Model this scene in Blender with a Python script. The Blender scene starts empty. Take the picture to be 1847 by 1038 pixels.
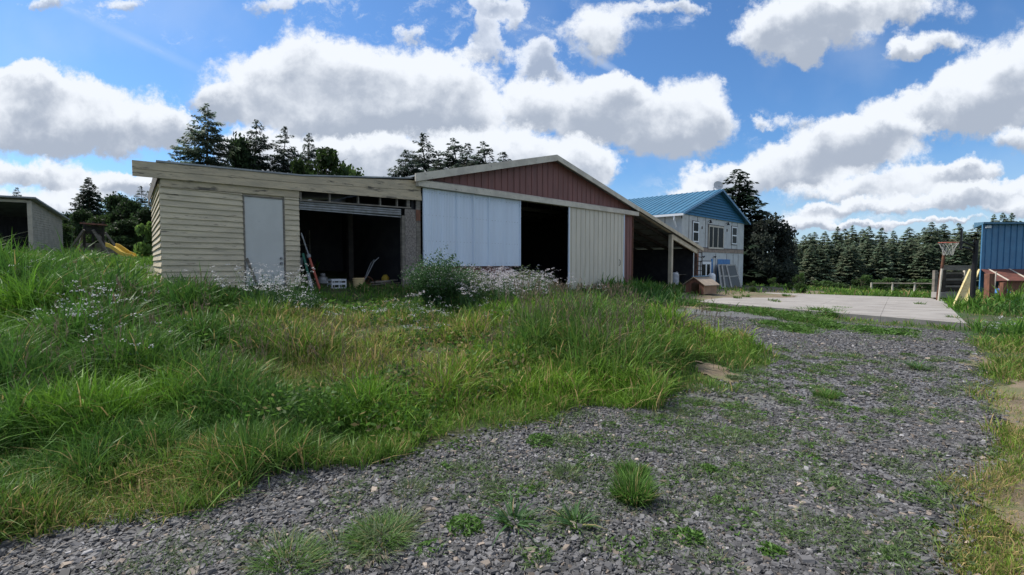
import bpy, math, random
import numpy as np
from mathutils import Vector, Matrix
R = math.radians
rng = np.random.default_rng(7)
random.seed(7)
sc = bpy.context.scene
C = sc.collection

# ------------------------------------------------------------------ camera
F = 860.0; CX, CY = 923.5, 519.0; H = 1.6
PITCH = math.atan(43 / F)
cd = bpy.data.cameras.new('camera'); cam = bpy.data.objects.new('camera', cd); C.objects.link(cam)
cam.location = (0, 0, H); cam.rotation_euler = (math.pi / 2 - PITCH, 0, 0)
cd.sensor_width = 36; cd.lens = F / 1847 * 36; cd.clip_start = 0.05; cd.clip_end = 4000
sc.camera = cam
sc.view_settings.view_transform = 'Standard'; sc.view_settings.look = 'None'
sc.view_settings.exposure = 0.6; sc.view_settings.gamma = 1.0

# ------------------------------------------------------------------ sun
SUN_EL = R(52)
SUN_AZ = math.atan2(-0.85, 0.42)            # clockwise from +Y: behind and left of the barn
sdir = Vector((math.sin(SUN_AZ) * math.cos(SUN_EL), math.cos(SUN_AZ) * math.cos(SUN_EL), math.sin(SUN_EL)))
ld = bpy.data.lights.new('sun', 'SUN'); ld.energy = 3.9; ld.angle = R(6.0); ld.color = (1.0, 0.95, 0.87)
sun = bpy.data.objects.new('sun', ld); C.objects.link(sun)
sun.rotation_euler = sdir.to_track_quat('Z', 'Y').to_euler()

# ------------------------------------------------------------------ pixel -> place helpers (pixels of the 1847 px photo)
def ray(px, py):
    x = (px - CX) / F; y = -(py - CY) / F
    return (x, math.cos(PITCH) + y * math.sin(PITCH), -math.sin(PITCH) + y * math.cos(PITCH))
def at(px, py, Y):
    r = ray(px, py); k = Y / r[1]
    return Vector((r[0] * k, Y, r[2] * k + H))
def uv(px, py):
    r = ray(px, py); return r[0] / r[1], r[2] / r[1]

# ------------------------------------------------------------------ world: daylight sky with cumulus
class NT:
    def __init__(s, tree): s.t = tree; s.n = tree.nodes; s.l = tree.links
    def new(s, typ, **kw):
        n = s.n.new(typ)
        for k, v in kw.items(): setattr(n, k, v)
        return n
    def inp(s, sock, v):
        if isinstance(v, bpy.types.NodeSocket): s.l.new(v, sock)
        elif v is not None:
            sock.default_value = v
    def math(s, op, a, b=None, c=None, clamp=False):
        n = s.new('ShaderNodeMath', operation=op, use_clamp=clamp)
        s.inp(n.inputs[0], a)
        if b is not None: s.inp(n.inputs[1], b)
        if c is not None: s.inp(n.inputs[2], c)
        return n.outputs[0]
    def vmath(s, op, a, b=None, sc_=None):
        n = s.new('ShaderNodeVectorMath', operation=op)
        s.inp(n.inputs[0], a)
        if b is not None: s.inp(n.inputs[1], b)
        if sc_ is not None: s.inp(n.inputs['Scale'], sc_)
        return n.outputs[0]
    def sstep(s, v, a, b, lo=0.0, hi=1.0, typ='SMOOTHSTEP'):
        n = s.new('ShaderNodeMapRange', interpolation_type=typ)
        s.inp(n.inputs[0], v); n.inputs[1].default_value = a; n.inputs[2].default_value = b
        n.inputs[3].default_value = lo; n.inputs[4].default_value = hi
        return n.outputs[0]
    def noise(s, vec, scale, detail=4, rough=0.55, dist=0.0, out='Fac'):
        n = s.new('ShaderNodeTexNoise'); s.inp(n.inputs['Vector'], vec)
        n.inputs['Scale'].default_value = scale; n.inputs['Detail'].default_value = detail
        n.inputs['Roughness'].default_value = rough; n.inputs['Distortion'].default_value = dist
        return n.outputs[out]
    def mix(s, f, a, b, blend='MIX'):
        n = s.new('ShaderNodeMix', data_type='RGBA', blend_type=blend)
        s.inp(n.inputs[0], f); s.inp(n.inputs[6], a); s.inp(n.inputs[7], b)
        return n.outputs[2]
    def comb(s, x, y, z=0.0):
        n = s.new('ShaderNodeCombineXYZ'); s.inp(n.inputs[0], x); s.inp(n.inputs[1], y); s.inp(n.inputs[2], z)
        return n.outputs[0]
    def sep(s, v):
        n = s.new('ShaderNodeSeparateXYZ'); s.inp(n.inputs[0], v); return n.outputs
    def map(s, v, loc=(0, 0, 0), rot=(0, 0, 0), scale=(1, 1, 1), typ='POINT'):
        n = s.new('ShaderNodeMapping', vector_type=typ); s.inp(n.inputs[0], v)
        n.inputs[1].default_value = loc; n.inputs[2].default_value = rot; n.inputs[3].default_value = scale
        return n.outputs[0]

world = bpy.data.worlds.new('World'); sc.world = world; world.use_nodes = True
world.cycles.sampling_method = 'MANUAL'; world.cycles.sample_map_resolution = 512
W = NT(world.node_tree); W.n.clear()
SKY_STRENGTH = 0.10
sky = W.new('ShaderNodeTexSky', sky_type='NISHITA')
sky.sun_disc = False; sky.sun_elevation = SUN_EL; sky.sun_rotation = SUN_AZ
sky.altitude = 100; sky.air_density = 1.0; sky.dust_density = 0.6; sky.ozone_density = 2.2
tc = W.new('ShaderNodeTexCoord')
d = W.sep(tc.outputs['Generated'])
ys = W.math('MAXIMUM', d[1], 0.08)
P = W.comb(W.math('DIVIDE', d[0], ys), W.math('DIVIDE', d[2], ys), 0.0)
# domain warp gives the puffy, torn outlines
nA = W.vmath('SUBTRACT', W.noise(P, 4.5, 3, 0.55, out='Color'), (0.5, 0.5, 0.5))
nB = W.vmath('SUBTRACT', W.noise(P, 13, 7, 0.66, out='Color'), (0.5, 0.5, 0.5))
Pw = W.vmath('ADD', P, W.vmath('ADD', W.vmath('SCALE', nA, sc_=0.055), W.vmath('SCALE', nB, sc_=0.075)))
# cloud layers, composited in turn: each is a list of masses (centre x, y, half sizes, tilt; photo pixels turned into directions)
LAYERS = [
 # high, loose pieces
 [(75,2,55,14,0),(212,3,50,16,0),(510,8,75,24,0),(745,62,46,34,0),(865,30,36,44,0),(905,15,55,20,0),(930,42,24,28,0),(1012,140,40,24,-30),(1230,12,70,18,0),(1135,15,60,24,0),
  (960,120,44,44,20),(1300,150,28,44,-10),(800,112,70,24,10),(985,95,26,40,-30),(885,80,36,50,0),(340,215,50,24,-20),(640,-60,300,40,0),(1300,-90,300,50,0),(1372,232,26,15,0),(1445,226,50,32,0)],
 [(1082,50,72,54,0),(1460,40,130,58,0),(1400,62,70,50,0),(1452,98,34,28,0),(1600,12,150,36,0),(1690,76,70,24,5),(1640,95,40,18,0)],
 # big masses
 [(455,160,95,60,0),(565,105,88,66,0),(620,160,150,80,-5),(735,165,120,78,-12),(835,160,70,66,0),(850,215,120,60,0),(620,215,200,48,0),(400,190,40,30,0)],
 [(950,190,55,50,0),(1040,195,115,60,0),(1160,210,125,68,0),(1262,190,72,62,-15),(1235,240,105,46,0),(1105,165,60,30,0)],
 [(60,175,120,52,0),(190,190,125,50,0),(60,230,160,55,0),(215,240,150,45,0),(300,225,60,36,-10),(20,150,70,32,0),(-130,200,150,80,0)],
 [(1815,130,110,78,20),(1720,180,110,56,20),(1790,205,150,50,0),(1610,215,75,42,10),(1950,120,110,90,0)],
 # lower and farther
 [(560,285,170,42,0),(720,290,200,46,0),(900,270,130,46,0),(960,305,150,42,0),(1050,300,62,50,0),(430,255,60,30,0),(640,325,220,30,0)],
 [(1500,258,130,40,12),(1600,245,110,36,10),(1390,305,120,36,8),(1290,330,85,32,0),(1560,285,110,30,0),(1480,320,100,26,0)],
 [(60,310,140,26,0),(190,335,140,24,0),(60,370,160,24,0),(250,335,80,22,0),(-130,330,160,40,0)],
 [(1640,318,130,26,0),(1740,312,60,22,0),(1560,345,170,22,0),(1835,252,60,28,0)],
 [(1760,350,130,20,0),(1660,366,150,16,0),(1460,395,70,15,0),(1500,374,90,13,0),(1835,378,60,16,0),(1560,402,120,8,0),(1960,350,120,30,0),(1250,345,60,20,0),(1700,398,90,7,0)],
]
fb = W.noise(P, 9.0, 10, 0.70)
fb2 = W.noise(P, 3.2, 5, 0.5)
edge = W.math('ADD', W.math('MULTIPLY', W.math('SUBTRACT', fb, 0.5), 1.35), W.math('MULTIPLY', W.math('SUBTRACT', fb2, 0.5), 0.7))
Pr = W.vmath('ADD', P, W.vmath('SCALE', nA, sc_=0.05))
# billows: the noise seen a little towards the sun against the noise here
n_here = W.noise(Pr, 6.0, 7, 0.56); n_sun = W.noise(W.vmath('ADD', Pr, (-0.030, 0.038, 0.0)), 6.0, 7, 0.56)
relief = W.math('ADD', W.math('MULTIPLY', W.math('SUBTRACT', n_here, n_sun), 3.0), W.math('MULTIPLY', W.math('SUBTRACT', fb, 0.5), 0.9))
SHADE, LIGHT = (2.85, 3.25, 3.95, 1), (6.0, 6.3, 6.75, 1)
dep = None
def cloud_layer(blobs, under, amp=1.25, op=1.0):
    global dep
    ws = None; hs = None
    for (cx, cy, rx, ry, rot) in blobs:
        u0, v0 = uv(cx, cy)
        Pc = Pw if dep is None else W.vmath('ADD', Pw, W.vmath('SCALE', (1.0, 0.0, 0.0), sc_=W.math('MULTIPLY', dep, 1e-7)))
        m = W.map(Pc, (u0, v0, 0), (0, 0, R(rot)), (rx / F * 1.30, ry / F * 1.30, 1), 'TEXTURE')
        g = W.new('ShaderNodeTexGradient', gradient_type='SPHERICAL'); W.l.new(m, g.inputs[0])
        w = g.outputs['Fac']; wy = W.math('MULTIPLY', w, W.sep(m)[1])
        ws = w if ws is None else W.math('ADD', ws, w)
        hs = wy if hs is None else W.math('ADD', hs, wy)
        dep = hs
    D = W.math('ADD', ws, W.math('MULTIPLY', edge, W.sstep(ws, 0.0, 0.16, 0.0, amp)))
    a = W.sstep(D, 0.14+(1.0-op)*1.6, 0.60+(1.0-op)*1.6, 0.0, op)
    rel = W.math('DIVIDE', hs, W.math('MAXIMUM', ws, 0.05))
    sh = W.math('ADD', W.math('ADD', W.math('MULTIPLY', rel, 1.9), relief), W.math('MULTIPLY', W.math('SUBTRACT', 0.45, W.sstep(D, 0.3, 1.5)), 0.65))
    c = W.mix(W.sstep(sh, -0.85, 0.45), SHADE, LIGHT)
    out = W.mix(W.math('MULTIPLY', a, front), under, c)
    dep = W.sep(out)[0]
    return out
WISP = [(840,70,190,75,-25),(960,110,120,70,0),(740,60,80,50,0),(1010,60,60,60,-30),(300,60,260,30,-22),(390,210,80,50,0),(1180,20,120,30,0),(1700,95,120,30,0),(1330,205,90,40,-30),(1420,350,250,60,0),(1620,375,320,50,0),(620,20,130,40,0)]
zs = W.math('MAXIMUM', d[2], 0.06)
Q = W.comb(W.math('DIVIDE', d[0], zs), W.math('DIVIDE', d[1], zs), 0.0)
aO = W.sstep(W.noise(Q, 0.8, 8, 0.6), 0.44, 0.56)  # cloud cover outside the view, widened to add ambient light on the barn front
front = W.math('MULTIPLY', W.sstep(d[1], 0.30, 0.50), W.sstep(d[2], 0.62, 0.50))
skyc = W.mix(1.0, sky.outputs[0], (0.50, 0.755, 1.0, 1), 'MULTIPLY')
# thin high streaks
st = W.map(P, (*uv(1065, 100), 0), (0, 0, R(-31)), (0.098, 0.012, 1), 'TEXTURE')
g2 = W.new('ShaderNodeTexGradient', gradient_type='SPHERICAL'); W.l.new(W.vmath('ADD', st, W.vmath('SCALE', nB, sc_=0.8)), g2.inputs[0])
st3 = W.map(P, (*uv(250, 75), 0), (0, 0, R(-25)), (0.24, 0.014, 1), 'TEXTURE')
g3 = W.new('ShaderNodeTexGradient', gradient_type='SPHERICAL'); W.l.new(st3, g3.inputs[0])
veil = W.math('ADD', W.math('MULTIPLY', g2.outputs['Fac'], 0.55), W.math('MULTIPLY', g3.outputs['Fac'], 0.16), clamp=True)
veil = W.math('ADD', veil, W.math('MULTIPLY', W.sstep(fb2, 0.45, 0.75), 0.16), clamp=True)
c0 = W.mix(veil, skyc, (5.2, 5.7, 6.4, 1))
c0 = W.mix(W.sstep(d[2], 0.20, -0.02, 0.0, 0.62), c0, (4.3, 5.1, 6.1, 1))
cO = W.mix(W.sstep(relief, -0.6, 0.5), SHADE, LIGHT)
c1 = W.mix(W.math('MULTIPLY', aO, W.math('SUBTRACT', 1.0, front)), c0, cO)
ww = None
for (cx, cy, rx, ry, rot) in WISP:
    Pc = P if ww is None else W.vmath('ADD', P, W.vmath('SCALE', (1.0, 0.0, 0.0), sc_=W.math('MULTIPLY', ww, 1e-7)))
    g = W.new('ShaderNodeTexGradient', gradient_type='SPHERICAL'); W.l.new(W.map(Pc, (*uv(cx, cy), 0), (0, 0, R(rot)), (rx / F * 1.3, ry / F * 1.3, 1), 'TEXTURE'), g.inputs[0])
    ww = g.outputs['Fac'] if ww is None else W.math('ADD', ww, g.outputs['Fac'])
wn = W.noise(W.map(Pw, rot=(0, 0, R(35)), scale=(1.0, 2.0, 1.0)), 6.5, 9, 0.68)
c1 = W.mix(W.math('MULTIPLY', W.sstep(wn, 0.50, 0.70), W.sstep(ww, 0.0, 0.6, 0.0, 0.85)), c1, (5.6, 6.0, 6.6, 1))
dep = W.sep(c1)[0]
for i_, L_ in enumerate(LAYERS): c1 = cloud_layer(L_, c1, 2.0 if i_ == 0 else 1.3, .85 if i_ == 0 else 1.0)
bg = W.new('ShaderNodeBackground'); W.l.new(c1, bg.inputs[0]); bg.inputs[1].default_value = SKY_STRENGTH
wo = W.new('ShaderNodeOutputWorld'); W.l.new(bg.outputs[0], wo.inputs[0])

# ------------------------------------------------------------------ materials
def mat(name, col, col2=None, rough=0.8, scale=4.0, stretch=(1, 1, 1), lo=0.4, hi=0.62, detail=6, bump=0.0, bscale=None,
        metallic=0.0, spec=0.3, col3=None, scale3=None, lo3=0.55, hi3=0.62, stretch3=None, attr=None, transl=0.0):
    m = bpy.data.materials.new(name); m.use_nodes = True
    T = NT(m.node_tree); bs = T.n['Principled BSDF']
    tcn = T.new('ShaderNodeTexCoord').outputs['Object']
    base = (*col, 1)
    if attr:
        a = T.new('ShaderNodeAttribute'); a.attribute_name = attr; base = a.outputs['Color']
    if col2 is not None:
        f = T.sstep(T.noise(T.map(tcn, scale=stretch), scale, detail, 0.6), lo, hi)
        base = T.mix(f, base, (*col2, 1))
    if col3 is not None:
        f = T.sstep(T.noise(T.map(tcn, (3.1, 7.7, 1.3), scale=stretch3 or stretch), scale3 or scale, 8, 0.65), lo3, hi3)
        base = T.mix(f, base, (*col3, 1))
    T.inp(bs.inputs['Base Color'], base)
    bs.inputs['Roughness'].default_value = rough; bs.inputs['Metallic'].default_value = metallic
    bs.inputs['Specular IOR Level'].default_value = spec
    if bump:
        b = T.new('ShaderNodeBump'); b.inputs['Strength'].default_value = bump; b.inputs['Distance'].default_value = 0.02
        T.l.new(T.noise(T.map(tcn, scale=stretch), bscale or scale * 4, 6, 0.65), b.inputs['Height'])
        T.l.new(b.outputs[0], bs.inputs['Normal'])
    if transl:
        tr = T.new('ShaderNodeBsdfTranslucent'); T.inp(tr.inputs['Color'], base)
        mx = T.new('ShaderNodeMixShader'); mx.inputs[0].default_value = transl
        T.l.new(bs.outputs[0], mx.inputs[1]); T.l.new(tr.outputs[0], mx.inputs[2])
        T.l.new(mx.outputs[0], T.n['Material Output'].inputs['Surface'])
    return m

M = {}
M['grass'] = mat('grass_blades', (1, 1, 1), attr='Col', rough=0.55, transl=0.35, spec=0.25)
M['leaf'] = mat('leaf_foliage', (1, 1, 1), attr='Col', rough=0.6, transl=0.5, spec=0.25)
M['stone'] = mat('crushed_stone', (1, 1, 1), attr='Col', rough=0.7, spec=0.35)
M['petal'] = mat('white_petals', (0.72, 0.72, 0.76), rough=0.7, transl=0.3)
M['bark'] = mat('bark', (0.07, 0.05, 0.035), (0.14, 0.11, 0.085), scale=3, stretch=(4, 4, 1), bump=0.5)
M['soil'] = mat('soil', (0.035, 0.055, 0.016), (0.06, 0.06, 0.028), scale=1.2, bump=0.6, bscale=20, col3=(0.03, 0.07, 0.014), scale3=0.4)
M['dirt'] = mat('dry_dirt', (0.20, 0.155, 0.105), (0.13, 0.10, 0.065), scale=1.6, bump=0.7, bscale=30, col3=(0.13, 0.13, 0.06), scale3=1.1, lo3=0.5, hi3=0.6)
M['clap'] = mat('weathered_cream_paint', (0.58, 0.50, 0.365), (0.47, 0.41, 0.305), rough=0.85, scale=1.2, stretch=(1, 1, 5), bump=0.35, bscale=14,
                col3=(0.17, 0.145, 0.115), scale3=2.6, stretch3=(1, 1, 8), lo3=0.575, hi3=0.67)
M['fascia'] = mat('peeling_cream_fascia', (0.53, 0.44, 0.31), (0.42, 0.355, 0.26), rough=0.85, scale=1.6, stretch=(1, 1, 5), bump=0.5, bscale=12,
                col3=(0.13, 0.115, 0.095), scale3=2.3, stretch3=(1, 1, 6), lo3=0.54, hi3=0.66)
M['barewood'] = mat('bare_grey_wood', (0.14, 0.125, 0.105), (0.22, 0.195, 0.165), scale=3, stretch=(1, 1, 6), bump=0.3)
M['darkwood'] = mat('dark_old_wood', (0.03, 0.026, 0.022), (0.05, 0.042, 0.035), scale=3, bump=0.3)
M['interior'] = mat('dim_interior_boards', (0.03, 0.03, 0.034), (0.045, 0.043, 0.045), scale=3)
M['osb'] = mat('strand_board', (0.27, 0.235, 0.21), (0.16, 0.14, 0.125), rough=0.9, scale=30, stretch=(1, 1, 0.5), lo=0.45, hi=0.55, bump=0.5)
M['doorwhite'] = mat('faded_door_paint', (0.53, 0.53, 0.51), (0.50, 0.50, 0.48), rough=0.6, scale=2, col3=(0.36, 0.38, 0.40), scale3=4, lo3=0.62, hi3=0.75)
M['metalwhite'] = mat('white_sheet_metal', (0.68, 0.76, 0.87), (0.64, 0.71, 0.81), rough=0.5, scale=.8, stretch=(3, 3, .3), spec=0.5,
                      col3=(0.34, 0.36, 0.38), scale3=3, lo3=0.72, hi3=0.85, stretch3=(5, 5, .4))
M['metalbeige'] = mat('beige_sheet_metal', (0.62, 0.565, 0.46), (0.56, 0.51, 0.415), rough=0.5, scale=1.5, stretch=(3, 3, .5), spec=0.5)
M['metalred'] = mat('faded_red_sheet_metal', (0.205, 0.090, 0.078), (0.165, 0.075, 0.066), rough=0.6, scale=1.4, stretch=(3, 3, .5), spec=0.4)
M['trim'] = mat('grey_beige_trim', (0.60, 0.55, 0.46), (0.48, 0.44, 0.37), rough=0.65, scale=2.2, bump=0.15, col3=(0.2, 0.18, 0.15), scale3=6, lo3=0.62, hi3=0.7)
M['galv'] = mat('galvanised_roof', (0.30, 0.32, 0.33), (0.22, 0.23, 0.24), rough=0.5, scale=2, metallic=0.3)
M['steelgrey'] = mat('grey_steel', (0.26, 0.27, 0.28), (0.2, 0.2, 0.2), rough=0.5, scale=5, metallic=0.3)
M['rust'] = mat('rusted_steel', (0.15, 0.07, 0.04), (0.08, 0.04, 0.03), rough=0.9, scale=6)
M['black'] = mat('black_paint', (0.012, 0.012, 0.014), rough=0.5)
M['rustroof'] = mat('rusty_red_roof', (0.16, 0.06, 0.045), (0.10, 0.045, 0.035), rough=0.8, scale=1.5, stretch=(1, 3, 1))
M['redwood'] = mat('red_brown_timber', (0.22, 0.10, 0.065), (0.14, 0.07, 0.05), rough=0.9, scale=3, stretch=(3, 3, 1), bump=0.3)
M['bluemetal'] = mat('blue_sheet_metal', (0.07, 0.205, 0.36), (0.06, 0.17, 0.31), rough=0.45, scale=1, spec=0.5)
M['blueroof'] = mat('blue_roof_metal', (0.040, 0.150, 0.25), (0.032, 0.125, 0.21), rough=0.4, scale=1, spec=0.5)
M['bluesiding'] = mat('blue_painted_siding', (0.03, 0.155, 0.28), (0.025, 0.125, 0.23), rough=0.6, scale=3, stretch=(1, 1, 4))
M['panel'] = mat('unpainted_grey_panel', (0.53, 0.55, 0.55), (0.47, 0.485, 0.485), rough=0.9, scale=1.5, col3=(0.24, 0.23, 0.21), scale3=2, lo3=0.6, hi3=0.75)
M['batten'] = mat('dark_joint', (0.11, 0.10, 0.10), rough=0.9)
M['belt'] = mat('stained_belt_board', (0.34, 0.27, 0.22), (0.24, 0.19, 0.16), rough=0.9, scale=3)
M['winwhite'] = mat('white_vinyl', (0.72, 0.74, 0.76), rough=0.4)
M['glass'] = mat('window_glass', (0.012, 0.011, 0.009), rough=0.3, spec=0.04)
M['beigewood'] = mat('beige_painted_timber', (0.55, 0.48, 0.36), (0.45, 0.39, 0.29), rough=0.8, scale=3)
M['paleframe'] = mat('pale_weathered_frame', (0.42, 0.42, 0.39), (0.32, 0.32, 0.30), rough=0.8, scale=5)
M['tarp'] = mat('blue_tarp', (0.02, 0.13, 0.36), (0.05, 0.2, 0.45), rough=0.4, scale=5)
M['concrete'] = mat('concrete', (0.31, 0.29, 0.27), (0.24, 0.222, 0.205), rough=0.9, scale=0.7, stretch=(1, 3, 1), bump=0.25, bscale=15, col3=(0.185, 0.165, 0.145), scale3=0.9, lo3=0.55, hi3=0.72)
M['yellow'] = mat('yellow_plastic', (0.62, 0.42, 0.06), (0.5, 0.33, 0.05), rough=0.5, scale=3)
M['bucket'] = mat('buff_plastic', (0.55, 0.42, 0.22), (0.46, 0.34, 0.18), rough=0.6, scale=4)
M['redpaint'] = mat('red_paint', (0.36, 0.085, 0.055), rough=0.5)
M['greenpaint'] = mat('green_paint', (0.02, 0.11, 0.075), rough=0.5)
M['plastic'] = mat('white_plastic', (0.55, 0.57, 0.6), (0.42, 0.44, 0.46), rough=0.5, scale=6)
M['cardboard'] = mat('tan_boards', (0.33, 0.215, 0.14), (0.26, 0.17, 0.115), rough=0.9, scale=3, bump=0.2)
M['shingle'] = mat('tan_roofing', (0.36, 0.29, 0.22), (0.30, 0.24, 0.19), rough=0.9, scale=5, bump=0.4)
M['ply'] = mat('yellowish_plywood', (0.62, 0.52, 0.26), (0.52, 0.42, 0.2), rough=0.8, scale=2, stretch=(1, 1, 5), col3=(0.3, 0.23, 0.11), scale3=5, lo3=0.6, hi3=0.66)
M['palegrid'] = mat('wire_screen', (0.13, 0.14, 0.14), (0.08, 0.09, 0.09), rough=0.8, scale=60, lo=0.4, hi=0.6)
M['shedwall'] = mat('cream_shed_siding', (0.47, 0.42, 0.34), (0.38, 0.34, 0.28), rough=0.9, scale=3, col3=(0.2, 0.18, 0.15), scale3=4, lo3=0.62, hi3=0.7)
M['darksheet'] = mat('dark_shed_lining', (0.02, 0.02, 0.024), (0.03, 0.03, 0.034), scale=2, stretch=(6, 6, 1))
M['sat'] = mat('grey_dish', (0.5, 0.5, 0.5), rough=0.5)
ORD6 = ['first', 'second', 'third', 'fourth', 'fifth', 'sixth']

# driveway sheet material: small crushed stones
def gravel_sheet():
    m = bpy.data.materials.new('gravel_sheet'); m.use_nodes = True
    T = NT(m.node_tree); bs = T.n['Principled BSDF']; co = T.new('ShaderNodeTexCoord').outputs['Object']
    v = T.new('ShaderNodeTexVoronoi'); v.inputs['Scale'].default_value = 44; T.l.new(T.map(co, scale=(1, 1, 0.2)), v.inputs['Vector'])
    ramp = T.new('ShaderNodeValToRGB'); e = ramp.color_ramp.elements
    e[0].color = (0.05, 0.05, 0.054, 1); e[1].color = (0.15, 0.15, 0.16, 1); e[1].position = 0.85
    e2 = ramp.color_ramp.elements.new(0.97); e2.color = (0.22, 0.20, 0.19, 1)
    T.l.new(T.sep(v.outputs['Color'])[0], ramp.inputs[0])
    big = T.sstep(T.noise(co, 0.55, 5, 0.6), 0.48, 0.66, 0, 0.55)
    T.l.new(T.mix(big, ramp.outputs[0], (0.085, 0.09, 0.062, 1)), bs.inputs['Base Color'])
    bs.inputs['Roughness'].default_value = 0.75
    b = T.new('ShaderNodeBump'); b.inputs['Strength'].default_value = 0.9; b.inputs['Distance'].default_value = 0.012; b.invert = True
    T.l.new(v.outputs['Distance'], b.inputs['Height']); T.l.new(b.outputs[0], bs.inputs['Normal'])
    return m
M['gravel'] = gravel_sheet()

# ------------------------------------------------------------------ object helpers
def tag(o, label=None, cat=None, group=None, kind=None):
    if label: o['label'] = label
    if cat: o['category'] = cat
    if group: o['group'] = group
    if kind: o['kind'] = kind
    return o
def wmat(o):
    m = o.matrix_basis.copy()
    while o.parent: o = o.parent; m = o.matrix_basis @ m
    return m
def thing(name, label, cat, loc=(0, 0, 0), rz=0.0, group=None):
    o = bpy.data.objects.new(name, None); C.objects.link(o); o.empty_display_size = 0.2
    o.location = loc; o.rotation_euler = (0, 0, rz)
    o.matrix_basis = Matrix.Translation(Vector(loc)) @ Matrix.Rotation(rz, 4, 'Z')
    return tag(o, label, cat, group)
class MB:
    """collects shapes in a frame; build() links them as ONE mesh object"""
    def __init__(s, frame=None): s.v = []; s.f = []; s.fr = frame or Matrix.Identity(4)
    def poly(s, pts, faces):
        o = len(s.v); s.v += [tuple(p) for p in pts]; s.f += [tuple(i + o for i in f) for f in faces]; return s
    def box(s, x0, x1, y0, y1, z0, z1):
        return s.poly([(x0,y0,z0),(x1,y0,z0),(x1,y1,z0),(x0,y1,z0),(x0,y0,z1),(x1,y0,z1),(x1,y1,z1),(x0,y1,z1)],
                      [(0,3,2,1),(4,5,6,7),(0,1,5,4),(1,2,6,5),(2,3,7,6),(3,0,4,7)])
    def prism(s, pts, y0, y1):
        """polygon in (x,z) extruded along y"""
        n = len(pts)
        return s.poly([(x, y0, z) for x, z in pts] + [(x, y1, z) for x, z in pts],
                      [tuple(range(n)), tuple(range(2*n-1, n-1, -1))] + [(i, i+n, (i+1) % n + n, (i+1) % n) for i in range(n)])
    def bar(s, p, q, w, h=None, up=(0, 0, 1)):
        p = Vector(p); q = Vector(q); h = h or w; dd = (q - p).normalized(); up = Vector(up)
        if abs(dd.dot(up)) > 0.98: up = Vector((0, 1, 0))
        a = dd.cross(up).normalized() * w / 2; b = a.cross(dd).normalized() * h / 2
        P_ = [p-a-b, p+a-b, p+a+b, p-a+b, q-a-b, q+a-b, q+a+b, q-a+b]
        return s.poly(P_, [(0,1,2,3),(7,6,5,4),(0,4,5,1),(1,5,6,2),(2,6,7,3),(3,7,4,0)])
    def tube(s, p, q, r, r2=None, n=10, caps=True):
        p = Vector(p); q = Vector(q); r2 = r if r2 is None else r2; dd = (q - p).normalized()
        up = Vector((0, 0, 1)) if abs(dd.z) < .95 else Vector((1, 0, 0))
        a = dd.cross(up).normalized(); b = dd.cross(a)
        P_ = [p + (a*math.cos(t*2*math.pi/n) + b*math.sin(t*2*math.pi/n))*r for t in range(n)]
        P_ += [q + (a*math.cos(t*2*math.pi/n) + b*math.sin(t*2*math.pi/n))*r2 for t in range(n)]
        fs = [(i, (i+1) % n, (i+1) % n + n, i+n) for i in range(n)]
        if caps: fs += [tuple(range(n-1, -1, -1)), tuple(range(n, 2*n))]
        return s.poly(P_, fs)
    def path(s, pts, rs, n=8):
        for i in range(len(pts)-1): s.tube(pts[i], pts[i+1], rs[i], rs[i+1], n)
        return s
    def lathe(s, c, prof, n=20):
        c = Vector(c); k = len(prof)
        P_ = [c + Vector((r*math.cos(2*math.pi*i/n), r*math.sin(2*math.pi*i/n), z)) for r, z in prof for i in range(n)]
        fs = [(j*n+i, j*n+(i+1) % n, (j+1)*n+(i+1) % n, (j+1)*n+i) for j in range(k-1) for i in range(n)]
        fs += [tuple(range(n-1, -1, -1)), tuple((k-1)*n+i for i in range(n))]
        return s.poly(P_, fs)
    def build(s, name, m, parent=None, base=None, smooth=False, bevel=0.0):
        if parent is not None: inv = wmat(parent).inverted()
        elif base is not None: inv = Matrix.Translation(Vector(base)).inverted()
        else: inv = Matrix.Identity(4)
        T_ = inv @ s.fr
        me = bpy.data.meshes.new(name); me.from_pydata([tuple(T_ @ Vector(p)) for p in s.v], [], s.f)
        me.materials.append(M[m] if isinstance(m, str) else m)
        me.polygons.foreach_set('use_smooth', [smooth]*len(me.polygons))
        me.update()
        o = bpy.data.objects.new(name, me); C.objects.link(o)
        if parent is not None: o.parent = parent
        elif base is not None: o.location = base
        if bevel:
            b = o.modifiers.new('bevel', 'BEVEL'); b.width = bevel; b.segments = 2; b.limit_method = 'ANGLE'
        return o
def copy_tree(o, parent=None):
    c = o.copy(); C.objects.link(c)
    if parent is not None: c.parent = parent
    for ch in [x for x in bpy.data.objects if x.parent == o]: copy_tree(ch, c)
    return c
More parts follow.
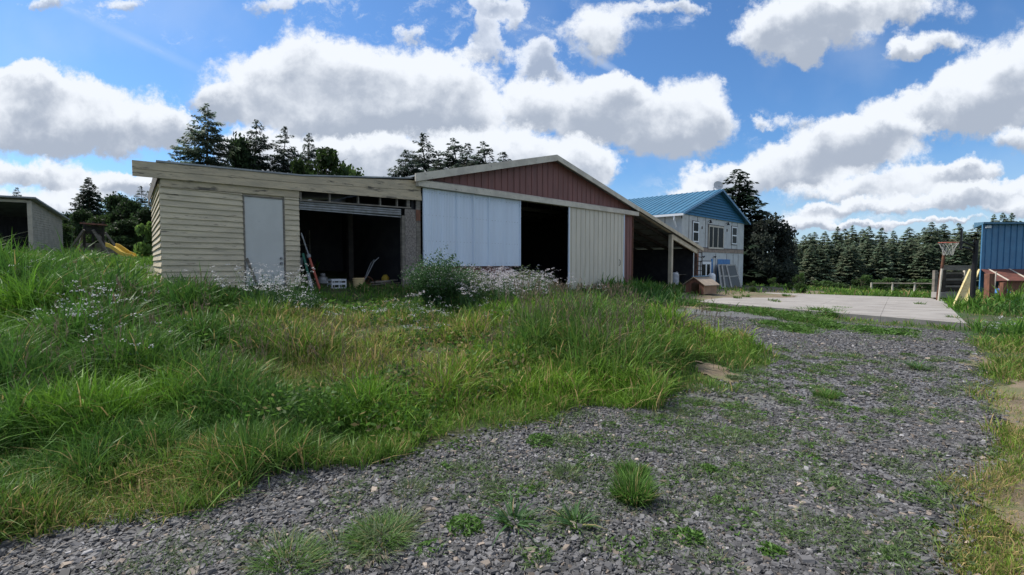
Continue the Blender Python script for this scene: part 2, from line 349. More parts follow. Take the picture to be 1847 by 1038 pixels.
def np_mesh(name, verts, quads=None, tris=None, colors=None, m=None, parent=None, smooth=False, base=None):
    me = bpy.data.meshes.new(name)
    nv = len(verts); nq = 0 if quads is None else len(quads); nt = 0 if tris is None else len(tris)
    me.vertices.add(nv); me.vertices.foreach_set('co', np.asarray(verts, np.float32).ravel())
    loops = []; starts = []
    if nq: loops.append(np.asarray(quads, np.int32).ravel())
    if nt: loops.append(np.asarray(tris, np.int32).ravel())
    L = np.concatenate(loops); me.loops.add(len(L)); me.loops.foreach_set('vertex_index', L)
    st = np.concatenate([np.arange(nq, dtype=np.int32)*4, nq*4 + np.arange(nt, dtype=np.int32)*3])
    me.polygons.add(nq+nt); me.polygons.foreach_set('loop_start', st)
    try: me.polygons.foreach_set('loop_total', np.concatenate([np.full(nq, 4, np.int32), np.full(nt, 3, np.int32)]))
    except Exception: pass
    me.polygons.foreach_set('use_smooth', np.full(nq+nt, smooth))
    me.update(calc_edges=True)
    if colors is not None:
        ca = me.color_attributes.new('Col', 'FLOAT_COLOR', 'POINT')
        cc = np.ones((nv, 4), np.float32); cc[:, :3] = colors; ca.data.foreach_set('color', cc.ravel())
    me.materials.append(M[m] if isinstance(m, str) else m)
    if name is None: return me
    o = bpy.data.objects.new(name, me); C.objects.link(o)
    if parent is not None: o.parent = parent
    if base is not None: o.location = base
    return o

# ------------------------------------------------------------------ terrain
CP = np.array([
 (0,0,0),(-4,0,0),(4,0,0),(-9,0,.1),(9,0,0),(-3,2.7,0),(0,3,0),(3,3,0),(6,5,0),(2,6,.03),(5,9,.05),(8,12,.02),(11.6,12.1,0),(15,8,0),(25,8,0),(0,-10,0),(-15,-8,.2),(20,-8,0),
 (-5.5,4.6,.30),(-9,5,.6),(-3.5,5.5,.25),(-1.5,7.5,.40),(1,7.5,.22),(3,9,.18),(-7.6,8.6,1.02),(-6,10,1.0),(-4.4,11.8,.86),(-2.8,13.2,.85),(0,12,.62),(.2,16.5,.66),
 (2,18,.52),(5,20.6,.48),(8.2,24,.34),(10.5,26.6,.28),(6.4,16.8,.20),(8.2,20,.2),(3.5,13.5,.35),
 (-12,8,1.3),(-15,15,1.65),(-22,21,1.75),(-22,30,1.9),(-30,28,1.9),(-10,20,1.6),(-30,10,1.7),(-8,15,1.45),
 (11,31.6,0),(19,39.5,-.15),(14.8,27.6,-.14),(19.4,21.5,-.04),(13,19.5,.02),(24,26,-.2),(28,36,-.7),(38,38,-1.6),(55,42,-1.7),(30,20,-.2),(40,25,-.9),
 (20,60,-1.3),(45,60,-2.2),(70,90,-3),(80,115,-3),(110,110,-3),(40,110,-2.6),(0,40,.8),(0,70,.6),(-40,60,2),(-20,60,1.7),(-60,90,2),(-90,40,2),(0,130,0),(90,40,-2.5),(60,0,-1),(-60,-20,1),(130,60,-3),(0,-60,0),(130,130,-3),(-130,130,2)], float)
def _U(r2): return np.where(r2 > 1e-9, r2*np.log(np.maximum(r2, 1e-9)), 0)
_n = len(CP); _A = np.zeros((_n+3, _n+3)); _d2 = ((CP[:, None, :2]-CP[None, :, :2])**2).sum(-1)
_A[:_n, :_n] = _U(_d2) + np.eye(_n)*2.0; _A[:_n, _n] = 1; _A[:_n, _n+1:] = CP[:, :2]; _A[_n, :_n] = 1; _A[_n+1:, :_n] = CP[:, :2].T
_W = np.linalg.solve(_A, np.concatenate([CP[:, 2], np.zeros(3)]))
def G(x, y):
    x = np.clip(np.atleast_1d(np.asarray(x, float)), -130, 130); y = np.clip(np.atleast_1d(np.asarray(y, float)), -60, 130)
    out = np.empty(x.shape)
    xf, yf, of = x.ravel(), y.ravel(), out.ravel()
    for i in range(0, len(xf), 20000):
        xs, y_ = xf[i:i+20000], yf[i:i+20000]
        d2 = (xs[:, None]-CP[None, :, 0])**2 + (y_[:, None]-CP[None, :, 1])**2
        of[i:i+20000] = _U(d2) @ _W[:_n] + _W[_n] + _W[_n+1]*xs + _W[_n+2]*y_
    return of.reshape(x.shape)
def g1(x, y): return float(G(x, y)[0])
def hit(px, py):
    """where the sight line through a photo pixel meets the ground"""
    r = ray(px, py); ks = np.geomspace(1.5, 160, 500)
    dz = r[2]*ks + H - G(r[0]*ks, r[1]*ks)
    i = int(np.argmax(dz < 0)) if (dz < 0).any() else len(ks)-1
    a, b = ks[max(i-1, 0)], ks[i]
    for _ in range(18):
        m = (a+b)/2
        if r[2]*m + H - g1(r[0]*m, r[1]*m) < 0: b = m
        else: a = m
    return Vector((r[0]*b, r[1]*b, g1(r[0]*b, r[1]*b)))
def inpoly(x, y, P_):
    c = np.zeros(x.shape, bool); n = len(P_)
    for i in range(n):
        x0, y0 = P_[i][:2]; x1, y1 = P_[(i+1) % n][:2]
        if y0 == y1: continue
        c ^= ((y0 > y) != (y1 > y)) & (x < (x1-x0)*(y-y0)/(y1-y0)+x0)
    return c

def vnoise(x, y, s, seed=0):
    """cheap value noise"""
    x = x*s + seed*17.3; y = y*s + seed*9.1
    xi = np.floor(x).astype(np.int64); yi = np.floor(y).astype(np.int64); fx = x-xi; fy = y-yi
    fx = fx*fx*(3-2*fx); fy = fy*fy*(3-2*fy)
    def h(a, b):
        n = (a*374761393 + b*668265263 + seed*69069) & 0x7fffffff
        n = ((n ^ (n >> 13))*1274126177) & 0x7fffffff
        return ((n ^ (n >> 16)) & 0xffff)/65535.0
    return (h(xi,yi)*(1-fx)+h(xi+1,yi)*fx)*(1-fy) + (h(xi,yi+1)*(1-fx)+h(xi+1,yi+1)*fx)*fy

PAD = [(6.4,16.8,.25),(11.6,12.1,.05),(19.4,21.5,.0),(14.8,27.6,-.1)]
def grid_axis(lo, hi, step, far):
    a = list(np.arange(lo, hi+1e-6, step)); x = step; l = lo; r_ = hi; left = []; right = []
    while l > -far: x *= 1.35; l -= x; left.append(l); r_ += x; right.append(r_)
    return np.array(left[::-1]+a+right)
def sheet(name, xs, ys, m, keep=None, dz=0.0, lower=None, kind='structure', skirt=None):
    X, Y = np.meshgrid(xs, ys, indexing='ij'); Z = G(X, Y).reshape(X.shape) + dz
    if lower is not None: Z = Z - lower(X, Y)
    nx, ny = X.shape; idx = np.arange(nx*ny).reshape(nx, ny)
    q = np.stack([idx[:-1,:-1], idx[1:,:-1], idx[1:,1:], idx[:-1,1:]], -1).reshape(-1, 4)
    if keep is not None:
        cx = (X[:-1,:-1]+X[1:,1:]).ravel()/2; cy = (Y[:-1,:-1]+Y[1:,1:]).ravel()/2
        q = q[keep(cx, cy)]
    used = np.unique(q); re = np.full(nx*ny, -1); re[used] = np.arange(len(used))
    V = np.stack([X.ravel(), Y.ravel(), Z.ravel()], -1)[used]
    o = np_mesh(name, V, quads=re[q], m=m, smooth=True); tag(o, kind=kind); return o
padc = np.array(PAD)[:, :2].mean(0)
def pad_lower(X, Y):
    P_ = [padc + (np.array(p[:2])-padc)*0.985 for p in PAD]
    return np.where(inpoly(X, Y, P_), 0.12, 0.0)
sheet('ground', grid_axis(-34, 46, 0.5, 1800), grid_axis(-12, 60, 0.5, 1800), 'soil', lower=pad_lower)

# gravel driveway outline traced on the ground
DRV_PX = [(0,978),(120,962),(240,935),(320,925),(420,868),(520,832),(640,838),(720,835),(800,812),(900,785),(980,765),(1060,742),(1140,742),(1220,712),(1300,695),
          (1400,662),(1372,640),(1340,615),(1270,592),(1205,575),(1190,565),(1240,556),(1300,556),(1400,562),(1500,580),(1640,592),(1735,600),
          (1762,640),(1780,700),(1778,760),(1760,830),(1715,930),(1695,1000),(1688,1060)]
DRV = [tuple(hit(*p)[:2]) for p in DRV_PX] + [(2.3, 1.2), (2.4, -6), (-6, -6), (-5, 0.5), (-3.6, 1.9)]
def drv_keep(x, y):
    n = (vnoise(x, y, 2.2, 3)-.5)*.35; n2 = (vnoise(x, y, 2.2, 5)-.5)*.35
    return inpoly(x+n, y+n2, DRV)
sheet('gravel_driveway', np.arange(-7, 14, .05), np.arange(-6, 19, .05), 'gravel', keep=drv_keep, dz=0.008)
# worn bare dirt beside the drive
DIRT_PX = [(1700,1060),(1712,985),(1740,900),(1800,790),(1795,720),(1770,640),(1830,655),(1900,700)]
DIRT = [tuple(hit(*p)[:2]) for p in DIRT_PX] + [(9, 4), (8, -3), (2.6, -3)]
def dirt_keep(x, y):
    n = (vnoise(x, y, 1.6, 8)-.5)*.5; return inpoly(x+n, y-n, DIRT)
sheet('dirt_verge', np.arange(2, 12, .05), np.arange(-3, 10, .05), 'dirt', keep=dirt_keep, dz=0.014)
yard = [tuple(hit(*p)[:2]) for p in [(1215,552),(1280,560),(1400,545),(1500,528),(1400,518),(1290,512),(1240,520)]]
sheet('dirt_yard', np.arange(4, 22, .2), np.arange(12, 36, .2), 'dirt', keep=lambda x, y: inpoly(x+(vnoise(x, y, 1., 2)-.5)*.8, y, yard), dz=0.01)

BARE = hit(1292, 672)
sheet('bare_dirt_spot', np.arange(BARE.x-1, BARE.x+1, .05), np.arange(BARE.y-1.2, BARE.y+1.2, .05), 'dirt', keep=lambda x, y: ((x-BARE.x)/.24)**2+((y-BARE.y)/.5)**2+(vnoise(x, y, 5, 3)-.5)*1.2 < 1, dz=0.016)
# concrete pad: a slab with joints
def pad():
    b = MB(); n = 12
    for i in range(4):
        for j in range(3):
            def pt(s, t, z):
                a = Vector(PAD[0]).lerp(Vector(PAD[1]), s); c = Vector(PAD[3]).lerp(Vector(PAD[2]), s); p = a.lerp(c, t); p.z += z; return p
            e = .0005
            s0, s1, t0, t1 = i/4+e, (i+1)/4-e, j/3+e, (j+1)/3-e
            q = [(s0,t0),(s1,t0),(s1,t1),(s0,t1)]
            b.poly([pt(s_, t_, -.2) for s_, t_ in q]+[pt(s_, t_, .03) for s_, t_ in q],
                   [(3,2,1,0),(4,5,6,7),(0,1,5,4),(1,2,6,5),(2,3,7,6),(3,0,4,7)])
    tag(b.build('concrete_pad', 'concrete', base=(12, 18, 0)), kind='structure')
pad()

# ------------------------------------------------------------------ frames
r0 = ray(440, 476); P0 = Vector((r0[0]/r0[1]*10.84, 10.84, 0))
FR = Matrix.Translation(P0) @ Matrix.Rotation(R(45), 4, 'Z')      # local x along the barn front, local y into the barn
def fp(px, py, b=0.0, fr=FR):
    """photo pixel -> (x, z) on a plane local y = b of a frame"""
    o = fr.inverted() @ Vector((0, 0, H)); dd = fr.inverted().to_3x3() @ Vector(ray(px, py))
    k = (b-o.y)/dd.y; p = o + dd*k; return p.x, p.z

# ------------------------------------------------------------------ cream clapboard shed (wing of the barn)
shed = thing('clapboard_shed', 'low cream clapboard shed with peeling fascia, plain door and open garage bay', 'shed', (P0.x, P0.y, 0.9), R(45))
def boards(b, x0, x1, z0, z1, zt0, zt1, pitch=.122, yb=0.0, seed=1, skew=0.0, yfun=None):
    """lapped boards; the top is cut along zt0..zt1"""
    rnd = random.Random(seed); z = z0; n = 0
    xs = [x0 + (x1-x0)*i/3 for i in range(4)]
    while z < max(zt0, zt1)-.02:
        e = [rnd.uniform(-.006, .006) for _ in xs]; kick = rnd.uniform(0, .010)
        for i in range(3):
            pts = []
            for k in (i, i+1):
                x = xs[k]; sl = skew*(z-z0)*(x-x0)
                zl = z+e[k]+sl; zu = min(z+pitch+.012+e[k]+sl, zt0+(zt1-zt0)*(x-x0)/(x1-x0))
                zl = min(zl, zu-.002)
                pts.append((x, yb-.034-kick, zl)); pts.append((x, yb-.010, zu)); pts.append((x, yb+.01, zl)); pts.append((x, yb+.01, zu))
            A = pts
            b.poly(A, [(0,4,5,1),(2,6,4,0) if False else (0,2,6,4),(1,5,7,3)]+([(0,1,3,2)] if i == 0 else [])+([(4,6,7,5)] if i == 2 else []))
        z += pitch + rnd.uniform(-.004, .004); n += 1
w = MB(FR); boards(w, -1.52, .0, .95, 3.3, 3.17, 3.19, skew=-.004, seed=3)
boards(w, .90, 1.245, .95, 3.3, 3.20, 3.21, seed=5)
w.box(-1.5, 0, .012, .06, .8, 3.3); w.box(.9, 1.24, .012, .06, .8, 3.3); w.box(.0, .9, .012, .06, 3.14, 3.3)
front_wall = w.build('front_wall', 'clap', shed)
# skewed left side wall
SD = Vector((-.625, .781, 0)); cw = Vector(FR @ Vector((-1.5, 0, 0)))
ang = math.atan2(-SD.y, -SD.x)
FS = Matrix.Translation(cw) @ Matrix.Rotation(ang, 4, 'Z')       # local x runs from the back (negative) to the corner, local -y is outside
s = MB(FS); boards(s, -4.4, .0, 1.0, 3.4, 3.42, 3.22, pitch=.135, seed=11, skew=0)
s.box(-4.4, 0, .012, .06, .8, 3.4); side_wall = s.build('side_wall', 'clap', shed)
MB(FR).box(-1.53, -1.46, -.045, -.012, .85, 3.12).build('corner_board', 'clap', shed) if False else None
# frieze board and fascia
b = MB(FR); b.prism([(-1.5,3.17),(1.25,3.20),(1.25,3.36),(-1.5,3.33)], -.045, .0); b.build('frieze_board', 'fascia', shed)
fa = MB(FR)
fa.prism([(-1.95,3.315),(1.27,3.365),(1.27,3.545),(-1.95,3.45)], -.10, -.06)
fa.prism([(1.27,3.365),(4.76,3.455),(4.72,3.74),(1.27,3.545)], -.10, -.06)
fa.build('fascia_board', 'fascia', shed)
fb_ = MB(FR)
fb_.prism([(-1.95,3.455),(1.27,3.55),(1.27,3.715),(-1.95,3.615)], -.108, -.06)
fb_.prism([(1.27,3.55),(4.72,3.745),(4.70,4.03),(1.27,3.715)], -.108, -.06)
fb_.build('fascia_board', 'fascia', shed)
# roof slab
def roof_shed():
    b = MB(FR)
    top = [(-1.56,3.613),(1.27,3.70),(4.45,4.03)]
    for i in range(2):
        (x0,z0),(x1,z1) = top[i], top[i+1]
        sk = -.9
        def P(x, y, z): return (x + (.115*y if x < -1 else 0), y, z)
        b.poly([P(x0,-.13,z0+.02),P(x1,-.13,z1+.02),P(x1,4.9,z1-.1),P(x0,4.9,z0-.1),P(x0,-.13,z0+.055),P(x1,-.13,z1+.055),P(x1,4.9,z1-.06),P(x0,4.9,z0-.06)],
               [(0,3,2,1),(4,5,6,7),(0,1,5,4),(1,2,6,5),(2,3,7,6),(3,0,4,7)])
    return b.build('roof', 'galv', shed)
rf = roof_shed()
MB(FR).poly([(-1.56,-.05,3.3),(-1.55,-.05,3.3),(-1.05,4.7,3.25),(-1.06,4.7,3.25),(-1.56,-.05,3.61),(-1.55,-.05,3.61),(-1.05,4.7,3.5),(-1.06,4.7,3.5)], [(0,3,7,4),(1,5,6,2),(0,4,5,1)]).build('barge_board', 'barewood', shed)
# plain door
xl, _ = fp(440, 420); xr, _ = fp(511, 420)
dr = MB(FR).box(.035, .865, -.02, .02, 1.10, 3.12).build('door', 'doorwhite', shed, bevel=.004)
MB(FR).lathe((.80, 0, 0), [(0, 0)]) if False else None
for z, nm in ((1.73, 'deadbolt'), (1.61, 'door_knob')):
    k = MB(FR); k.tube((.80, -.02, z), (.80, -.035, z), .032, n=14); k.tube((.80, -.035, z), (.80, -.075, z), .018 if nm == 'door_knob' else .022, .028 if nm == 'door_knob' else .02, n=14)
    k.build(nm, 'steelgrey', dr)
fm = MB(FR); fm.box(.0, .033, -.04, .01, 1.0, 3.15); fm.box(.867, .90, -.04, .01, 1.0, 3.15); fm.box(.033, .867, -.04, .01, 3.122, 3.15)
fm.build('door_frame', 'barewood', shed)
# garage bay: transom, roller door, jambs, strand-board panel
tr = MB(FR); tr.prism([(1.25,3.13),(4.44,3.20),(4.44,3.235),(1.25,3.165)], -.03, .05)
for x in (1.29, 2.02, 2.80, 3.45, 3.98): 
    zt = 3.37 + (x-1.27)*.024
    tr.box(x-.018, x+.018, -.028, .05, 3.16+(x-1.25)*.022, zt)
tr.box(4.30, 4.40, -.02, .04, 3.235, 3.44)
tr.build('transom_frame', 'barewood', shed)
rd = MB(FR)
for i in range(3):
    z = 3.10 - i*.062; dz = .012
    rd.tube((1.27, .04, z), (4.12, .04, z+.035), .034, n=12)
rd.box(1.27, 4.12, .01, .05, 2.925, 2.95)
rd.build('roller_door', 'steelgrey', shed, smooth=False)
jb = MB(FR); jb.box(4.13, 4.22, -.02, .08, .8, 2.98); jb.build('door_jamb', 'barewood', shed)
MB(FR).box(4.225, 4.60, -.03, .0, .8, 3.18).build('strand_board_panel', 'osb', shed)
MB(FR).box(4.603, 4.745, -.04, .0, .8, 3.45).build('corner_post', 'barewood', shed)
MB(FR).box(4.585, 4.73, -.056, -.042, 2.86, 3.18).build('patch_board', 'redwood', shed)
# inside of the bay
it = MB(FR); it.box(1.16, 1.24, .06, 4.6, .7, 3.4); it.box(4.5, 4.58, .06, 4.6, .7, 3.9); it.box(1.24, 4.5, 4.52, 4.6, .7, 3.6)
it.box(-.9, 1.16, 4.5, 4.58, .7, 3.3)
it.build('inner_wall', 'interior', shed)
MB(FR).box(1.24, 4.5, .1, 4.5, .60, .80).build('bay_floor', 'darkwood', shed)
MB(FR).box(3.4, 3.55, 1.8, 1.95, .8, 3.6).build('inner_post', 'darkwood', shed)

# ------------------------------------------------------------------ gabled metal barn with lean-to
barn = thing('metal_barn', 'gabled barn with brick red metal gable, sliding doors and open lean-to', 'barn', (*(FR @ Vector((10.68, 0, 0))).xy, .55), R(45))
RX, RZ, SL = 10.68, 5.60, .243
def rz(x): return RZ - abs(x-RX)*SL
def ribbed(b, x0, x1, pitch, z0f, z1f, yb, rib=.018, rw=.03, th=.012):
    b.prism([(x0, z0f(x0)), (x1, z0f(x1)), (x1, z1f(x1))] + ([(RX, z1f(RX))] if x0 < RX < x1 and z1f is rz else []) + [(x0, z1f(x0))], yb, yb+th)
    x = x0 + pitch*.5
    while x < x1-.02:
        b.prism([(x-rw, z0f(x-rw)), (x+rw, z0f(x+rw)), (x+rw, z1f(x+rw)), (x-rw, z1f(x-rw))], yb-rib*.3, yb+.002)
        b.prism([(x-rw*.45, z0f(x)), (x+rw*.45, z0f(x)), (x+rw*.45, z1f(x)), (x-rw*.45, z1f(x))], yb-rib, yb-rib*.3+.001)
        x += pitch
g = MB(FR); ribbed(g, 4.6, 16.6, .305, lambda x: 3.86, rz, 0.0); g.build('gable_panel', 'metalred', barn)
h = MB(FR)
h.poly([(4.55,-.26,3.84),(16.78,-.26,3.84),(16.78,-.26,4.02),(4.55,-.26,4.02),(4.55,-.02,3.84),(16.78,-.02,3.84),(16.78,-.02,4.10),(4.55,-.02,4.10)],
       [(0,1,2,3),(3,2,6,7),(0,4,5,1),(0,3,7,4),(1,5,6,2),(4,7,6,5)])
h.build('door_track_cover', 'trim', barn)
# white door: fine corrugation with lapped seams
wd = MB(FR)
seams = [fp(x, 420, -.1)[0] for x in (791, 823, 853, 881, 906.6)]
x0, x1 = 4.80, 8.87; n = 132; prof = []
pts_t, N = [], n
for i in range(n+1):
    x = x0+(x1-x0)*i/n; y = -.10 + (.009 if i % 2 else -.009)
    if min(abs(x-s_) for s_ in seams) < .030: y -= .045
    pts_t.append((x, y))
V = [(x, y, 1.52) for x, y in pts_t]+[(x, y, 3.83) for x, y in pts_t]
wd.poly(V, [(i, i+1, i+n+2, i+n+1) for i in range(n)])
wd.box(x0, x1, -.085, -.06, 1.53, 3.83)
wdo = wd.build('sliding_door', 'metalwhite', barn); wdo['label'] = 'white finely corrugated sliding door'
sc_ = MB(FR)
for z in (1.62, 2.28, 3.05, 3.72):
    x = 4.86
    while x < 8.85: sc_.box(x-.005, x+.005, -.116, -.100, z-.005+random.uniform(-.006, .004), z+.005); x += .135
tag(sc_.build('screw_heads', 'steelgrey', wdo), kind='stuff')
e = MB(FR); e.box(8.87, 8.90, -.155, -.06, 1.52, 3.83); e.build('edge_trim', 'metalwhite', wdo)
sk = MB(FR); ribbed(sk, 4.76, 8.6, .305, lambda x: .5, lambda x: 1.60, -.01); sk.build('skirt_panel', 'metalred', barn)
# beige door
bd = MB(FR); ribbed(bd, 11.66, 15.62, .305, lambda x: .60, lambda x: 3.84, -.16, rib=.022, rw=.034)
bdo = bd.build('sliding_door', 'metalbeige', barn); bdo['label'] = 'beige ribbed sliding door'
e = MB(FR); e.box(11.60, 11.66, -.185, -.14, .58, 3.84); e.box(15.62, 15.67, -.185, -.14, .60, 3.84); e.box(11.66, 15.62, -.178, -.15, .575, .60); e.build('edge_trim', 'metalwhite', bdo)
hd = MB(FR); hx, hz = fp(1116, 474, -.16); hd.path([(hx, -.18, hz+.13), (hx, -.235, hz+.10), (hx, -.235, hz-.10), (hx, -.18, hz-.13)], [.012]*4); hd.build('handle', 'black', bdo)
rs = MB(FR); ribbed(rs, 15.72, 16.58, .27, lambda x: .45, lambda x: 3.84, -.02); rs.build('end_wall_panel', 'metalred', barn)
MB(FR).box(16.58, 16.66, -.05, .05, .4, 3.9).build('corner_trim', 'rust', barn)
# roof, rake trims
def slope_prism(b, xa, xb, off0, off1, y0, y1):
    b.prism([(xa, rz(xa)+off0), (xb, rz(xb)+off0), (xb, rz(xb)+off1), (xa, rz(xa)+off1)], y0, y1)
rfm = MB(FR)
xr_end = 23.85
for (xa, xb) in ((4.42, RX), (RX, xr_end)):
    slope_prism(rfm, xa, xb, .02, .05, -.28, 15)
x = 4.6
while x < xr_end:
    if abs(x-RX) > .1: slope_prism(rfm, x-.02, x+.02, .049, .075, -.27, 15)
    x += .305
rfm.build('roof', 'galv', barn)
rk = MB(FR); slope_prism(rk, 4.40, RX, -.13, .10, -.33, -.285); slope_prism(rk, RX, 16.7, -.10, .10, -.33, -.285); rk.build('rake_trim', 'trim', barn)
rk2 = MB(FR); slope_prism(rk2, 16.7, xr_end, -.07, .10, -.33, -.285); rk2.build('rake_trim', 'beigewood', barn)
bm_ = MB(FR); slope_prism(bm_, 16.66, 20.1, -.10, -.075, -.20, -.05); slope_prism(bm_, 20.38, 23.45, -.36, -.12, -.20, -.10); bm_.build('lean_to_beam', 'beigewood', barn)
# posts
MB(FR).box(20.2, 20.38, -.20, -.02, .1, rz(20.3)-.13).build('post', 'beigewood', barn)
MB(FR).box(23.32, 23.50, -.20, -.02, .0, rz(23.4)-.13).build('post', 'redwood', barn)
# rafters and purlins under the lean-to roof
for i in range(8):
    y = .4 + i*1.1; r_ = MB(FR); slope_prism(r_, 16.7, 23.6, -.19, -.02, y, y+.05); r_.build('rafter', 'darkwood', barn)
for i in range(6):
    x = 17.4+i*1.1; r_ = MB(FR); r_.box(x, x+.09, .1, 8.6, rz(x)-.02, rz(x)+.012) ; r_.build('purlin', 'barewood', barn)
# inner walls
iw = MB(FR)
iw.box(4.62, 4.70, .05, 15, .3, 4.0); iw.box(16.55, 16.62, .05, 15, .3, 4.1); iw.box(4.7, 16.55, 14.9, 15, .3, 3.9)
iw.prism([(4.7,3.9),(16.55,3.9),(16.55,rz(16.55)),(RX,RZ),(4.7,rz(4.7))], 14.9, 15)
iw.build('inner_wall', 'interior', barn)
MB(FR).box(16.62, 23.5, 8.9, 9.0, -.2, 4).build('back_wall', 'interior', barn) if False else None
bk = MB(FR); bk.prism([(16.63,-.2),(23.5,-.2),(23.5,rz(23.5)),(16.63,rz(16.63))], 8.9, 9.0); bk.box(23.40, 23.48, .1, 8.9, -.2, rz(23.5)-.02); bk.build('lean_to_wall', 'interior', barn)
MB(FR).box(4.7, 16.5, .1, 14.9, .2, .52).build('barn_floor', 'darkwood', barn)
for i in range(9):
    y = 1.2+i*1.5
    t_ = MB(FR); t_.box(4.8, 16.5, y, y+.06, 3.72, 3.86); slope_prism(t_, 4.9, RX, -.18, -.03, y, y+.05); slope_prism(t_, RX, 16.4, -.18, -.03, y, y+.05)
    for k in range(-3, 4): t_.bar((RX+k*1.5, y+.02, 3.86), (RX+k*1.5*.7, y+.02, rz(RX+k*1.5*.7)-.1), .05)
    t_.build('truss', 'darkwood', barn)

# ------------------------------------------------------------------ blue-roofed house
HC = Vector((11.2, 31.6, 0)); FH = Matrix.Translation(HC) @ Matrix.Rotation(R(45), 4, 'Z')
HB = -.35; HL = 11.22; RXH = 5.75; EZ = 4.98; RZH = 6.98
house = thing('house', 'two-storey grey panelled house with blue metal roof, standing behind the barn', 'house', (HC.x, HC.y, -.1), R(45))
def hp(px, py, b=0.0): return fp(px, py, b, FH)
wl = MB(FH); wl.box(0, HL, 0, .15, HB, EZ); wl.box(0, .15, .15, 14, HB, EZ); wl.box(HL-.15, HL, .15, 14, HB, EZ); wl.box(.15, HL-.15, 13.85, 14, HB, EZ)
wall = wl.build('wall', 'panel', house)
for px in (1242, 1257.5, 1272, 1319.5, 1329.5):
    bt = MB(FH); x = hp(px, 430)[0]; bt.box(x-.025, x+.025, -.012, -.001, 2.75, EZ-.12); bt.build('panel_joint', 'batten', wall)
for px in (1290.5, 1310, 1322, 1331):
    bt = MB(FH); x = hp(px, 480)[0]; bt.box(x-.02, x+.02, -.012, -.001, HB, 2.35); bt.build('panel_joint', 'batten', wall)
for y in (1.2, 2.4, 3.6, 4.8, 6): MB(FH).box(-.012, -.001, y-.02, y+.02, HB, EZ-.1).build('panel_joint', 'batten', wall)
MB(FH).box(.8, HL-.02, -.03, -.002, 2.42, 2.72).build('belt_board', 'belt', house)
MB(FH).box(.6, HL+.02, -.05, -.002, 2.72, 2.765).build('belt_flashing', 'batten', house)
# gable with lap siding
gs = MB(FH); z = EZ-.1
def rzh(x): return RZH - (RXH-x)*(RZH-EZ)/RXH if x < RXH else RZH - (x-RXH)*(RZH-EZ)/(HL-RXH)
while z < RZH-.1:
    def xa_(z): return max(0.0, (z-EZ)/(RZH-EZ)*RXH)
    def xb_(z): return min(HL, HL-(z-EZ)/(RZH-EZ)*(HL-RXH))
    z1 = min(z+.2, RZH-.02)
    gs.poly([(xa_(z),-.09,z),(xb_(z),-.09,z),(xb_(z1),-.02,z1),(xa_(z1),-.02,z1),(xa_(z),0.,z),(xb_(z),0.,z)], [(0,1,2,3),(0,4,5,1)])
    z += .19
gs.prism([(0,EZ-.02),(HL,EZ-.02),(RXH,RZH-.03)], .0, .1)
gs.build('gable_siding', 'bluesiding', house)
ro = MB(FH)
def hslope(b, side, o0, o1, y0, y1, ext=.45):
    if side < 0: xs_ = (-ext, RXH); z_ = (EZ-ext*(RZH-EZ)/RXH, RZH)
    else: xs_ = (RXH, HL+ext); z_ = (RZH, EZ-ext*(RZH-EZ)/(HL-RXH))
    b.prism([(xs_[0], z_[0]+o0), (xs_[1], z_[1]+o0), (xs_[1], z_[1]+o1), (xs_[0], z_[0]+o1)], y0, y1)
hslope(ro, -1, .02, .10, -.35, 14.3); hslope(ro, 1, .02, .10, -.35, 14.3)
y = -.2
while y < 14.2:
    hslope(ro, -1, .098, .135, y, y+.05); y += .42
roof_h = ro.build('roof', 'blueroof', house)
tr_ = MB(FH); hslope(tr_, -1, -.03, .13, -.38, -.352); hslope(tr_, 1, -.03, .13, -.38, -.352); tr_.build('rake_trim', 'bluemetal', roof_h)
gt = MB(FH); gt.box(-.60, -.46, -.35, 14.3, EZ-.26, EZ-.12); gut = gt.build('gutter', 'winwhite', house)
ds = MB(FH); ds.path([(-.52, .3, EZ-.24), (-.50, .3, EZ-.5), (-.2, .3, EZ-.95)], [.06, .06, .06]); ds.build('downspout', 'winwhite', gut)
def window(px0, py0, px1, py1, name='window', fw=.07, mull=(), rail=None, m='winwhite', trim='batten'):
    x0_, z1_ = hp(px0, py0); x1_, z0_ = hp(px1, py1)
    xm = (px0+px1)/2; zt = hp(px0, py0)[1]; zb = hp(px0, py1)[1]
    t = MB(FH); t.box(x0_-.06, x1_+.06, -.03, -.002, zb-.06, zt+.06)
    wn = t.build(name, trim, house)
    f = MB(FH); f.box(x0_, x1_, -.06, -.031, zb, zb+fw); f.box(x0_, x1_, -.06, -.031, zt-fw, zt); f.box(x0_, x0_+fw, -.06, -.031, zb+fw, zt-fw); f.box(x1_-fw, x1_, -.06, -.031, zb+fw, zt-fw)
    for mx in mull: xx = x0_+(x1_-x0_)*mx; f.box(xx-fw/2, xx+fw/2, -.06, -.031, zb+fw, zt-fw)
    if rail: zz = zb+(zt-zb)*rail; f.box(x0_+fw, x1_-fw, -.064, -.031, zz-fw/2, zz+fw/2)
    f.build('frame', m, wn)
    MB(FH).box(x0_+fw, x1_-fw, -.045, -.032, zb+fw, zt-fw).build('pane', 'glass', wn)
    return wn
window(1249, 399.5, 1259, 437, rail=.5, fw=.09)['label'] = 'left narrow white window upstairs'
window(1319.5, 409, 1328, 441, rail=.5, fw=.09)['label'] = 'right narrow white window upstairs'
window(1277.5, 406, 1304, 449, mull=(.28, .6), m='trim', fw=.12)['label'] = 'wide three-pane upstairs window in a beige frame'
gd = window(1263.5, 472, 1281, 503, name='patio_door', mull=(.5,), fw=.2); gd['label'] = 'white double glazed door downstairs'
MB(FH).box(hp(1281.5, 480)[0]+.065, hp(1285, 480)[0], -.04, -.002, HB+.2, 1.95).build('door_wrap', 'tarp', house)
x0_, zt = hp(1294, 468); x1_, _ = hp(1316, 468)
